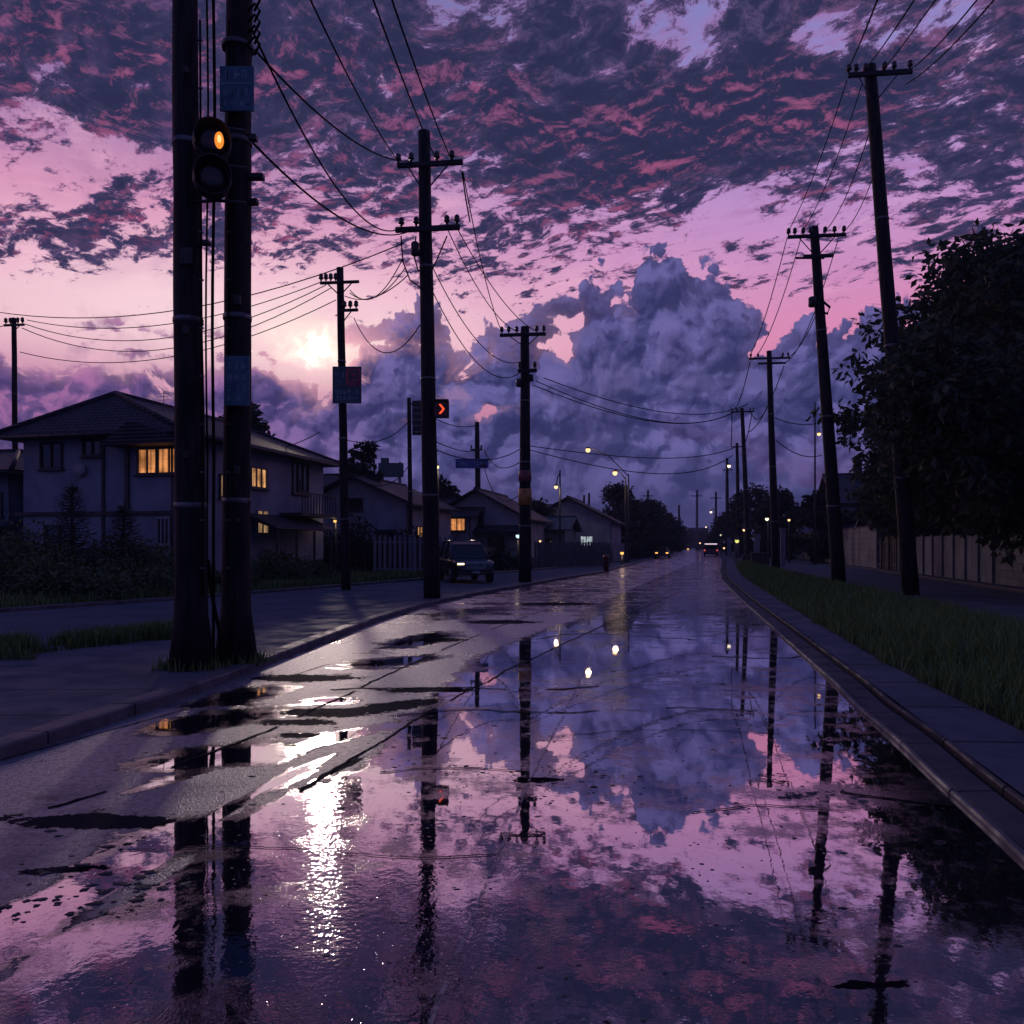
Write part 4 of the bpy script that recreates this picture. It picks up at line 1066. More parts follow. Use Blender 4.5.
H1 = house('large two storey house with hipped roof and orange lit windows behind the near poles', -19.15, 29, 6.6, 11.8, 5.65, 7.3, over=.7, apex=.42)
def fx(px): # local x on the front facade of the big house from a picture column
    t = (px-512)/F; c, s_ = math.cos(RANG), math.sin(RANG); o = H1.location
    return (t*o.y-o.x)/(c-t*s_)
def sy(px):
    t = (px-512)/F; c, s_ = math.cos(RANG), math.sin(RANG); o = H1.location
    return (t*o.y-o.x)/(-s_-t*c)
def fz(py, x): return EYE+(HY-py)/F*(H1.location.y+math.sin(RANG)*x)
def sz(py, y): return EYE+(HY-py)/F*(H1.location.y+math.cos(RANG)*y)
x = fx(157); window(H1, 'f', fx(148), fz(461, x), .80, .92, 'lit'); window(H1, 'f', fx(170), fz(461, x), .95, .92, 'lit', mull=1)
window(H1, 'f', fx(52), fz(456, fx(52)), .95, .95, 'glass', mull=1)
window(H1, 'f', fx(93), fz(443, fx(93)), .8, .95, 'glass', mull=1)
window(H1, 'f', fx(164), fz(531, fx(164)), .5, .95, 'glass', 'trim_pale', mull=2)
window(H1, 'f', fx(60), fz(540, fx(60)), 1.3, 1.1, 'glass', 'trim', mull=1)
y = sy(258); window(H1, 's', y, sz(478, y), 1.25, .85, 'lit_pale', mull=2)
y = sy(300); window(H1, 's', y, sz(478, y), 1.5, 1.5, 'glass', 'trim', mull=2); window(H1, 's', sy(222), sz(486, sy(222)), .4, .9, 'lit_dim', mull=0)
y = sy(262); window(H1, 's', y, sz(522, y), .9, 1.0, 'lit_dim', 'trim_pale', mull=1)
# upper bay on the left of the front, lower cross roof over the lit window, porch roof and balcony on the street side
xb = fx(84)
b = MB(); b.box((fx(128), -.05, 4.3), (.16, .08, 2.6)); b.box((fx(104), -.05, 2.9), (.10, .08, 5.4)); b.box((-3.5, -.06, 2.78), (6.9, .10, .14)); b.build('timber_band', M['trim'], H1)
b = MB(); b.prism([(fx(118), -1.0, 5.20), (.9, -1.0, 5.20), (.9, -1.0, 5.32), (fx(118)+1.55, -1.0, 5.98), (fx(118)+1.2, -1.0, 5.98)], (0, 1.6, 0)); b.build('cross_roof', M['roof'], H1)
b = MB(); b.prism([(0.05, sy(244), 2.75), (1.5, sy(244), 2.25), (1.5, sy(244), 2.36), (0.05, sy(244), 2.95)], (0, 5.6, 0)); pr_ = b.build('porch_roof', M['roof'], H1)
for k in range(4): MB().box((1.38, sy(244)+.3+k*1.65, 1.13), (.09, .09, 2.2)).build('porch_post', M['trim'], pr_)
b = MB(); b.box((.60, 9.2, 3.0), (1.1, 3.6, .14))
for k in range(13): b.box((1.12, 7.5+k*.28, 3.5), (.04, .04, .9))
b.box((1.12, 9.2, 3.98), (.07, 3.7, .06)); b.build('balcony', M['trim'], H1)
b = MB(); b.lathe([(.02, -.05), (.24, -.06), (.27, -.02), (.27, -.01), (.05, .02)], 'Y', (fx(82), -.12, fz(470, fx(82))), 18); b.build('dish', M['trim_pale'], H1)
for px, hh in ((42, .7), (57, .9), (118, .5), (155, .9)):
    b = MB(); x = fx(px)+.3; zz = 6.3+(px > 60)*.9; b.tube([(x, 2.2, zz-.6), (x, 2.2, zz+hh)], .018, 6)
    for k in range(3): b.tube([(x-.22, 2.2, zz+hh-.08-k*.13), (x+.22, 2.2, zz+hh-.08-k*.13)], .010, 5)
    b.build('aerial', M['steel'], H1)

H0 = house('blue green low house cut off by the left edge of view', -26.8, 31, 8, 7, 4.4, 5.6, 'stucco_teal', 'roof', over=.5)
window(H0, 'f', -.9, 3.2, .9, .9); b = MB(); b.prism([(-8, -1.6, 1.9), (.2, -1.6, 1.9), (.2, -1.6, 2.02), (-8, -1.6, 2.02)], (0, 1.55, .5)); b.build('lean_to_roof', M['roof_teal'], H0)
H2 = house('small gabled house behind the square notice board, beyond the big house', -17.6, 48, 7.2, 8.5, 4.1, 5.75, 'stucco_pale', 'roof', 'gable_front')
window(H2, 'f', -3.4, 4.1, .9, .7); window(H2, 'f', -1.4, 2.0, 1.3, 1.0); window(H2, 's', 2.0, 2.3, 1.0, .9, 'lit_pale'); window(H2, 's', 4.6, 2.3, 1.0, .9, 'glass')
H2b = house('low house with a single lit orange window left of the two-armed pole', -16.4, 57, 6.0, 8, 3.6, 5.0, 'stucco', 'roof_brown', 'gable_side')
window(H2b, 'f', -1.05, 3.1, 1.3, .95, 'lit'); window(H2b, 'f', -3.6, 3.0, .7, .7, 'lit_dim')
H3 = house('gabled house with a broad pale gable above the parked car', -12.9, 58, 7.0, 9, 3.6, 5.6, 'stucco_pale', 'roof', 'gable_front')
window(H3, 'f', -3.5, 3.6, 1.0, .8); window(H3, 'f', -2.0, 1.7, 1.2, 1.0); b = MB(); b.prism([(-7.3, -1.5, 2.5), (.3, -1.5, 2.5), (.3, -1.5, 2.62), (-7.3, -1.5, 2.62)], (0, 1.55, .45)); b.build('lean_to_roof', M['roof'], H3)
H4 = house('gabled house with two bright white windows, right of the kerbside pole', -8.2, 74, 8.2, 9, 3.8, 6.0, 'stucco', 'roof', 'gable_front')
window(H4, 'f', -2.35, 1.95, 1.15, .95, 'lit_white', 'trim_pale', 1); window(H4, 'f', -6.2, 2.4, .9, 1.2); window(H4, 'f', -4.9, 2.4, .8, 1.2)
b = MB(); b.prism([(-8.8, -1.2, 3.1), (-4.6, -1.2, 3.1), (-6.7, -1.2, 4.5)], (0, 1.3, 0)); b.build('front_gable', M['roof'], H4)
H5 = house('low shop front with a teal sheet canopy behind the kerbside pole', -11.2, 66, 6.0, 6, 2.9, 3.9, 'stucco_teal', 'roof_teal', 'gable_side'); window(H5, 'f', -2, 1.6, 1.8, 1.1)
H6 = house('house with a reddish roof half hidden by trees far down the left side', -8.6, 104, 8.0, 9, 3.6, 5.6, 'stucco', 'roof_brown', 'gable_side'); window(H6, 'f', -1.4, 3.0, 1.2, 1.2, 'lit_dim')
b = MB(); b.prism([(-4.2, -.4, 3.9), (-1.6, -.4, 3.9), (-2.9, -.4, 5.0)], (0, .3, 0)); b.build('red_gable', surf('red_painted_gable', (.16, .035, .04), None, .7, 3), H6)
H8 = house('low gabled house between the round tree and the reddish roof', -9.4, 88, 7.0, 8, 3.2, 4.9, 'stucco_pale', 'roof', 'gable_side'); window(H8, 'f', -1.6, 1.8, 1.2, .9, 'lit_dim'); window(H8, 's', 3, 1.8, 1.0, .9, 'lit')
H9 = house('far house with a hipped roof on the left past the reddish roof', -8.2, 122, 8.0, 9, 4.4, 6.4, 'stucco', 'roof_teal', 'hip'); window(H9, 'f', -1.6, 3.2, 1.3, 1.0, 'lit_dim'); window(H9, 's', 3, 3.2, 1.2, 1.0, 'lit_white')
H10 = house('far pale house near the end of the left side', -8.0, 168, 9.0, 10, 4.6, 7.0, 'stucco_pale', 'roof', 'gable_front'); window(H10, 'f', -2.0, 3.2, 1.4, 1.2, 'lit')
H11 = house('roof and upper wall seen behind the square board pole', -27, 60, 9, 9, 5.0, 7.2, 'stucco', 'roof_brown', 'gable_side'); window(H11, 'f', -2, 4, 1.2, 1.0)
H7 = house('dark low house further down the left side beyond the trees', -8.8, 140, 8.0, 10, 4.0, 6.2, 'stucco', 'roof', 'gable_front')
def rhouse(label, lat, d, w, l, he, hr, **k):
    return house(label, lat+w, d, w, l, he, hr, group='houses behind the right wall', **k)
HR1 = rhouse('tall dark house with angular roofs behind the right wall, left of the verge pole', 12.2, 66, 9, 12, 5.2, 8.0, wall='stucco', roof='roof', kind='gable_side')
window(HR1, 'f', -7.4, 4.0, 1.4, 1.0, 'glass'); b = MB(); b.prism([(-9.6, -2.2, 2.9), (.3, -2.2, 2.9), (.3, -2.2, 3.05), (-9.6, -2.2, 3.05)], (0, 2.25, .9)); b.build('lean_to_roof', M['roof'], HR1)
b = MB(); b.box((-6.5, 6, 8.4), (.7, .7, 1.9)); b.box((-6.5, 6, 9.4), (.9, .9, .12)); b.build('chimney', M['trim'], HR1)
HR2 = rhouse('second roof behind the right wall, seen beyond the first', 12.0, 92, 9, 12, 5.0, 7.6, wall='stucco', roof='roof_brown', kind='gable_front')
HR3 = rhouse('shed with a sloping roof close behind the right wall', 12.4, 52, 5, 7, 2.8, 4.2, wall='stucco_teal', roof='roof_teal', kind='gable_side')
b = MB(); b.box((0, 0, 5), (9, 8, 10)); o = b.build('far_building', surf('painted_haze_blue', (.05, .09, .20), (.04, .07, .15), .8, .3), None); o.location = st(-1.5, 390, 0)  # haze of the distance is painted into the wall colour as blue
tag(o, 'square haze-tinted building closing the far end of the street', 'building')

# ------------------------------------------------------------------ walls and fences
def block_mat(name, c1, c2, bw, bh):
    m, T = new_mat(name); v = objcoord(T); x, y, z = T.sep(v)
    br = T.N.new('ShaderNodeTexBrick'); T.put(br.inputs['Vector'], T.vec(y, z, 0))
    br.inputs['Color1'].default_value = (*c1, 1); br.inputs['Color2'].default_value = (*c2, 1); br.inputs['Mortar'].default_value = (*[q*.35 for q in c2], 1)
    br.inputs['Scale'].default_value = 1; br.inputs['Brick Width'].default_value = bw; br.inputs['Row Height'].default_value = bh
    br.inputs['Mortar Size'].default_value = .012; br.inputs['Mortar Smooth'].default_value = .3
    n = T.noise(v, .8, 6, .62); n2 = T.noise(T.vm('MULTIPLY', v, (3, 3, .35)), 1.5, 4, .6)
    col = T.mix(T.rng(n, .4, .65)*.6, E(T, br.outputs['Color']), tuple(q*.45 for q in c1)+(1,))
    col = T.mix(T.rng(n2, .5, .72)*.6, col, (.02, .024, .018, 1))
    finish(T, principled(T, col, .75, 0, .3, bump(T, T.noise(v, 20, 4, .6)*.5-E(T, br.outputs['Fac'])*.8, .8, .03)))
    return m
def wall_run(name, label, lat, d0, d1, h, th, mat, cap=None, pil=0, cat='wall', group=None):
    """wall along the street standing on the footway, its length along local y"""
    L = (d1-d0)*math.hypot(1, SLOPE)
    root = empty(name, st(lat, d0, .08), RANG, label, cat, group)
    MB().box((th/2, L/2, h/2), (th, L-.02, h)).build('panel', mat, root)
    if cap:
        MB().box((th/2, L/2, h+.04), (th+.10, L-.02, .08), bev=.015).build('coping', cap, root)
    if pil:
        b = MB(); n = int(L/pil)
        for i in range(n+1): b.box((-.03, .2+i*(L-.4)/n, (h+.06)/2), (.10, .28, h+.06), bev=.01)
        b.build('pilaster', mat, root)
    return root
M['blocks'] = block_mat('mossy_stone_blocks', (.17, .165, .17), (.09, .09, .10), .55, .28)
M['panelwall'] = block_mat('stained_concrete_panels', (.17, .18, .20), (.12, .13, .145), 1.8, 3.0)
M['plainwall'] = block_mat('weathered_concrete_blocks', (.22, .21, .21), (.16, .155, .16), .8, .4)
wall_run('stone_wall', 'mossy stone block wall at the right edge under the trees', 11.5, 12, 31, 2.0, .3, M['blocks'], M['kerb_dark'])
wall_run('concrete_wall', 'stained panel wall with upright ribs left of the stone blocks', 11.5, 31.05, 46, 1.95, .18, M['panelwall'], None, 1.6)
def boards(name, label, P0, rz, L, h, mat, step=.16, gap=.02, seed=1, cat='fence', group=None, uneven=.05, pointed=False):
    rd = random.Random(seed); root = empty(name, P0, rz, label, cat, group)
    b = MB(); n = int(L/step)
    for i in range(n):
        hh = h+rd.uniform(-uneven, uneven); x0, x1 = i*step, i*step+step-gap; y = rd.uniform(-.008, .008)
        if pointed: b.prism([(x0, y, 0), (x1, y, 0), (x1, y, hh-.1), ((x0+x1)/2, y, hh), (x0, y, hh-.1)], (0, .022, 0))
        else: b.box(((x0+x1)/2, y, hh/2), (x1-x0, .024, hh))
    b.build('board_panel', mat, root)
    b = MB()
    for z in (.3, h-.35): b.box((L/2, .06, z), (L, .05, .08))
    b.build('rail', mat, root)
    for i in range(int(L/2)+1):
        MB().box((min(L-.05, i*2.0+.05), .11, h*.5), (.10, .10, h+.05)).build('fence_post', mat, root)
    return root
M['boards'] = surf('grey_weathered_boards', (.13, .12, .12), (.08, .075, .08), .8, 2, .4, 25, stretch=(5, 5, .6), spec=.25)
M['boards_dark'] = surf('dark_weathered_boards', (.07, .06, .058), (.04, .036, .036), .8, 2, .4, 25, stretch=(5, 5, .6), spec=.25)
M['pale_boards'] = surf('pale_blue_grey_boards', (.22, .22, .25), (.15, .15, .18), .8, 2, .3, 25, stretch=(5, 5, .6), spec=.25)
p = st(11.55, 46.1, .08); boards('board_fence', 'rough upright board fence between the panel wall and the smooth far wall', p, RANG+PI/2, 5.2, 2.0, M['boards_dark'], seed=4, uneven=.12)
wall_run('far_wall', 'long smooth wall along the far right side behind the verge pole', 11.4, 51.4, 92, 2.75, .2, M['plainwall'], M['kerb_dark'])
wall_run('end_wall', 'low dark wall continuing towards the far end of the right side', 9.0, 92.2, 150, 2.2, .2, M['panelwall'])
# left side
p = st(-16.9, 41.2, .05); boards('picket_fence', 'pale upright picket fence at the end of the big house', p, RANG+.25, 4.2, 2.05, M['pale_boards'], .26, .11, 5, pointed=True)
p = st(-11.9, 57.2, .05); boards('yard_fence', 'grey board fence with a gate behind the parked car', p, RANG+.1, 5.4, 1.75, M['boards'], .2, .025, 6)
p = st(-7.9, 72.2, .05); boards('yard_fence', 'pale fence right of the house with the white windows', p, RANG+PI/2, 26, 1.7, M['pale_boards'], .3, .06, 7)
p = st(-14.8, 73.0, .05); boards('yard_fence', 'dark fence in front of the house with the white windows', p, RANG, 6.6, 1.5, M['boards_dark'], .22, .03, 8)
wall_run('shop_side_wall', 'low rendered wall left of the parked car', -14.6, 47, 56, 1.3, .2, M['plainwall'], M['kerb_dark'], group=None)

# posts and cabinets on the wall side, far down the street
for i, (px, d, hh, w, mk, lb) in enumerate([(783, 58, 2.7, .35, 'pale_boards', 'pale square gate post below the greenish lamp'), (757, 74, 2.5, .5, 'pale_boards', 'pale cabinet beside the foot of the fourth pole'),
        (737, 98, 2.6, .6, 'boards', 'grey cabinet under the yellowish lamp'), (729, 112, 2.6, .5, 'pale_boards', 'slim pale post near the far capped pole')]):
    o = empty('gate_post', (at(px, 0, d).x, d, .03), RANG, lb, 'post', 'posts along the right side')
    MB().box((0, 0, hh/2), (w, w, hh), bev=.02).build('shaft', M[mk], o); MB().box((0, 0, hh+.05), (w+.14, w+.14, .1), bev=.02).build('cap', M[mk], o)
for i, (px, d, w, h, lb) in enumerate([(749, 62, 1.0, .75, 'low crate-like box at the tip of the grass verge'), (760, 60, 1.3, .9, 'larger low box right beside the tip of the grass verge')]):
    o = empty('utility_box', (at(px, 0, d).x, d, .06), RANG, lb, 'box', 'boxes at the tip of the verge')
    MB().box((0, 0, h/2), (w, .7, h), bev=.03).build('cabinet', M['boards_dark'], o); MB().box((0, -.02, h+.03), (w+.1, .82, .06), bev=.01).build('lid', M['boards'], o)
    MB().box((.1, -.36, h*.55), (.05, .03, .2)).build('handle', M['steel'], o)
# red post, blue bin
o = empty('red_post', gr(606, 571.5, .03), 0, 'short red post on the left kerb far ahead', 'post')
MB().lathe([(.16, 0), (.16, .75), (.20, .78), (.20, .86), (.13, .98), (.02, 1.02)], n=14).build('body', surf('red_post_paint', (.24, .02, .02), None, .4, 4), o); MB().box((0, -.16, .55), (.16, .04, .12)).build('cap', M['trim'], o)
o = empty('refuse_bin', st(-13.2, 63.5, .05), RANG, 'blue bin in front of the gabled house beside the straight light pole', 'bin')
M['bin'] = surf('blue_plastic', (.02, .025, .10), None, .4, 4)
MB().lathe([(.36, .1), (.44, 1.0), (.44, 1.06), (.40, 1.08)], n=16).build('body', M['bin'], o); MB().lathe([(.47, 1.08), (.46, 1.16), (.25, 1.3), (.05, 1.33)], n=16).build('lid', M['bin'], o)
for s_ in (-1, 1): MB().lathe([(.09, -.04), (.1, 0), (.09, .04)], 'X', (s_*.25, -.28, .1), 12).build('wheel', M['cable'], o)

# ------------------------------------------------------------------ vehicles
M['car_paint'] = surf('black_car_paint', (.012, .012, .016), (.009, .009, .012), .22, 2, spec=.6)
M['car_glass'] = surf('tinted_car_glass', (.006, .007, .009), None, .12, 2, spec=.3)
M['tyre'] = surf('tyre_rubber', (.012, .012, .012), None, .8, 6)
M['rim'] = surf('alloy_rim', (.25, .25, .27), (.18, .18, .2), .3, 6, metal=.8)
M['chrome'] = surf('chrome_strip', (.5, .5, .52), (.4, .4, .42), .15, 6, metal=1.0)
M['headlamp'] = glow('headlamp_glow', (1.0, .72, .36), 4.0)
M['tail'] = glow('tail_lamp_glow', (1.0, .12, .12), .7)
M['clear_lens'] = surf('lamp_lens', (.2, .2, .2), None, .1, 6)
def car(label, loc, rz, scale=1.0, lit='head'):
    """tall estate car, nose towards local +x"""
    root = empty('parked_car', loc, rz, label, 'car'); root.scale = (scale,)*3
    prof = [(-2.25, .42, .86), (-2.3, .75, .88), (-2.24, 1.0, .88), (-1.2, 1.03, .91), (0.75, 1.03, .91), (1.05, 1.02, .90), (1.95, .92, .84), (2.22, .80, .76), (2.3, .58, .76), (2.24, .36, .78)]
    b = MB(); sec = []
    for x, z, w in prof: sec.append((x, z, w))
    for s_ in (1,):
        L_, R_, Lb, Rb = [], [], [], []
        for x, z, w in sec:
            L_.append(b.b.verts.new((x, -w+.05, z))); R_.append(b.b.verts.new((x, w-.05, z)))
        for i in range(len(sec)-1): b.b.faces.new((L_[i], R_[i], R_[i+1], L_[i+1]))
        # sides with a shoulder bulge and wheel arches
        for side, row in ((-1, L_), (1, R_)):
            top = row[2:8]; xs = [v.co.x for v in top]
            lo, mid = [], []
            for v in top:
                x = v.co.x; a = .27
                for wx in (-1.4, 1.38):
                    dd = abs(x-wx)
                    if dd < .42: a = max(a, .27+math.sqrt(.42**2-dd**2)*.95)
                mid.append(b.b.verts.new((x, v.co.y+side*.055, (v.co.z+.62)/2+.1))); lo.append(b.b.verts.new((x, v.co.y+side*.03, a)))
            for i in range(len(top)-1):
                b.b.faces.new((top[i], top[i+1], mid[i+1], mid[i])); b.b.faces.new((mid[i], mid[i+1], lo[i+1], lo[i]))
            b.b.faces.new((row[0], row[1], row[2], mid[0], lo[0])); b.b.faces.new((row[7], row[8], row[9], lo[-1], mid[-1]))
    body = b.build('body', M['car_paint'], root)
    md = body.modifiers.new('soft', 'BEVEL'); md.width = .05; md.segments = 3; md.limit_method = 'ANGLE'; md.angle_limit = R(25)
    # cabin: glasshouse and roof
    gl = [(-2.16, 1.02, .84), (-1.86, 1.58, .68), (-1.2, 1.70, .66), (0.1, 1.70, .66), (.45, 1.62, .67), (1.15, 1.02, .82)]
    b = MB(); A = [b.b.verts.new((x, -w, z)) for x, z, w in gl]; B = [b.b.verts.new((x, w, z)) for x, z, w in gl]
    b.b.faces.new(A); b.b.faces.new(list(reversed(B)))
    for i in range(len(gl)-1): b.b.faces.new((A[i], A[i+1], B[i+1], B[i]))
    b.build('window_glass', M['car_glass'], root)
    b = MB(); rp = [(-1.9, 1.585), (-1.2, 1.735), (.1, 1.735), (.5, 1.62)]
    b.prism([(x, -.68, z) for x, z in rp]+[(x, -.68, z-.05) for x, z in reversed(rp)], (0, 1.36, 0)); b.build('roof', M['car_paint'], root)
    b = MB()
    for s_ in (-1, 1):
        for (x0, z0, w0), (x1, z1, w1) in ((gl[0], gl[1]), (gl[5], gl[4])): b.tube([(x0, s_*(w0+.005), z0), (x1, s_*(w1+.008), z1)], .045, 6)
        for x in (-1.25, -.2): b.tube([(x, s_*.85, 1.02), (x-.05, s_*.68, 1.68)], .04, 6)
        b.tube([(-1.8, s_*.55, 1.70), (-1.6, s_*.55, 1.79), (.0, s_*.55, 1.79), (.2, s_*.55, 1.72)], .022, 6)
    b.build('pillar', M['car_paint'], root)
    b = MB()
    for s_ in (-1, 1): b.tube([(-2.0, s_*.90, 1.035), (1.1, s_*.905, 1.035)], .014, 6)
    b.build('trim_strip', M['chrome'], root)
    for s_ in (-1, 1):
        MB().box((.95, s_*1.0, 1.10), (.14, .2, .14), bev=.03).build('wing_mirror', M['car_paint'], root)
        for wx in (-1.4, 1.38):
            w_ = MB().lathe([(.20, -.10), (.33, -.11), (.355, -.07), (.355, .07), (.33, .11), (.20, .10)], 'Y', (wx, s_*.80, .355), 22).build('wheel', M['tyre'], root)
            r = MB(); r.lathe([(.21, -.02), (.20, .02), (.05, .045)] if s_ > 0 else [(.05, -.045), (.20, -.02), (.21, .02)], 'Y', (wx, s_*.90, .355), 18)
            for k in range(5): r.box((wx+.11*math.cos(k*1.2566), s_*.925, .355+.11*math.sin(k*1.2566)), (.17, .03, .045), rot=Matrix.Rotation(-k*1.2566, 3, 'Y'))
            r.build('rim', M['rim'], w_)
        MB().box((2.16, s_*.62, .77), (.14, .30, .14), bev=.04).build('headlight', M['headlamp'] if (lit == 'head' and s_ < 0) else M['clear_lens'], root)
        MB().box((-2.27, s_*.72, .92), (.06, .14, .30), bev=.02).build('tail_light', M['red_print'], root)
    b = MB()
    for z in (.60, .66, .72): b.box((2.28, 0, z), (.04, .8, .025))
    b.build('grille', M['chrome'], root); MB().box((2.29, 0, .45), (.05, 1.5, .12), bev=.03).build('bumper', M['trim'], root)
    MB().box((2.325, 0, .47), (.02, .33, .11)).build('number_plate', M['trim_pale'], root)
    return root
p = gr(461, 586, 0); p.y = 33.5
car('dark tall estate car parked on the left street, one headlamp lit', (at(464, 0, 35).x, 35, .01), -R(74), 1.0)
# van far ahead, seen from behind
o = empty('van', st(1.55, 112, 0), RANG, 'dark red van far ahead on the street with pale band along its roof edge', 'van')
MB().box((0, 2.4, 1.08), (2.0, 4.8, 1.5), bev=.16).build('body', surf('dark_red_van_paint', (.16, .05, .07), None, .3, 2), o)
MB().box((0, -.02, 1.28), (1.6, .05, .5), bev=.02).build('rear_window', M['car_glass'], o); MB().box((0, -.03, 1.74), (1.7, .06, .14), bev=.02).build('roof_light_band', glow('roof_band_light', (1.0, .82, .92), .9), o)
for s_ in (-1, 1):
    MB().box((s_*.85, -.03, .85), (.2, .06, .22), bev=.03).build('tail_light', M['tail'], o)
    for y in (.9, 3.8): MB().lathe([(.2, -.1), (.35, -.11), (.36, 0), (.35, .11), (.2, .1)], 'X', (s_*.86, y, .36), 18).build('wheel', M['tyre'], o)
MB().box((0, -.04, .5), (1.9, .1, .18), bev=.03).build('bumper', M['trim'], o)
# low car waiting at the far crossing with its headlamps on
o = empty('distant_car', st(-4.4, 92, 0), RANG, 'small low car far ahead left of the coach with amber lamps', 'car')
b = MB(); b.prism([(-.85, 0, .35), (.85, 0, .35), (.88, 0, .8), (.62, 0, .95), (.55, 0, 1.35), (-.55, 0, 1.35), (-.62, 0, .95), (-.88, 0, .8)], (0, 3.8, 0)); b.build('body', M['car_paint'], o)
for s_ in (-1, 1):
    MB().box((s_*.6, -.03, .68), (.28, .06, .14), bev=.03).build('headlight', M['bulb_red'], o)
    for y in (.8, 3.0): MB().lathe([(.2, -.09), (.31, -.1), (.31, .1), (.2, .09)], 'X', (s_*.78, y, .31), 16).build('wheel', M['tyre'], o)
MB().box((0, -.02, 1.14), (1.0, .04, .32), bev=.02).build('windscreen', M['car_glass'], o)
# ------------------------------------------------------------------ trees, bushes, grass
def leaf_mat(name, c1, c2):
    m, T = new_mat(name)
    oi = T.N.new('ShaderNodeNewGeometry'); rnd = E(T, oi.outputs['Random Per Island']); v = poscoord(T)
    n = T.noise(v, .5, 3, .6)
    col = T.mix(T.rng(rnd*.6+n*.4, .3, .75), (*c1, 1), (*c2, 1))
    d = T.N.new('ShaderNodeBsdfDiffuse'); T.put(d.inputs[0], col); t = T.N.new('ShaderNodeBsdfTranslucent'); T.put(t.inputs[0], col)
    g = T.N.new('ShaderNodeBsdfGlossy'); g.inputs['Roughness'].default_value = .45; g.inputs[0].default_value = (.8, .8, .85, 1)
    mx = T.N.new('ShaderNodeMixShader'); mx.inputs[0].default_value = .22; T.L.new(d.outputs[0], mx.inputs[1]); T.L.new(t.outputs[0], mx.inputs[2])
    m2 = T.N.new('ShaderNodeMixShader'); m2.inputs[0].default_value = .03; T.L.new(mx.outputs[0], m2.inputs[1]); T.L.new(g.outputs[0], m2.inputs[2])
    finish(T, m2.outputs[0]); return m
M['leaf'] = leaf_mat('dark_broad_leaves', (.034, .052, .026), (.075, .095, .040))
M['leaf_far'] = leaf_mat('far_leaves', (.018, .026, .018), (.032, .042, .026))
M['needle'] = leaf_mat('conifer_needles', (.06, .085, .06), (.10, .13, .085))
M['bush'] = leaf_mat('bush_leaves', (.06, .088, .036), (.13, .155, .055))
M['grass'] = leaf_mat('wet_grass_blades', (.065, .12, .03), (.15, .235, .06))
M['bark'] = surf('dark_bark', (.04, .032, .026), (.022, .018, .016), .85, 4, .6, 20, stretch=(4, 4, .8))
def leaves(centres, n, size, seed, drop=.0, spread=None):
    """leaf sized pointed quads spread through the volume of many small clumps"""
    rd = random.Random(seed); vs, fs = [], []
    tot = sum(r**2.2 for _, r in centres)
    for c, r in centres:
        for _ in range(max(6, int(n*r**2.2/tot))):
            u = Vector((rd.gauss(0, 1), rd.gauss(0, 1), rd.gauss(0, .8)))
            u = u.normalized()*(rd.random()**.45)*r
            p = c+u
            ax = (u.normalized()*.7+Vector((rd.uniform(-1, 1), rd.uniform(-1, 1), rd.uniform(-1, .6)-drop))).normalized()
            sd = ax.cross(Vector((rd.uniform(-1, 1), rd.uniform(-1, 1), rd.uniform(-1, 1)))).normalized()
            s = size*rd.uniform(.45, 1.6); i = len(vs)
            up = ax.cross(sd)*s*.12
            vs += [p, p+ax*s*.5+sd*s*.26+up, p+ax*s, p+ax*s*.5-sd*s*.26+up]; fs.append((i, i+1, i+2, i+3))
    return vs, fs
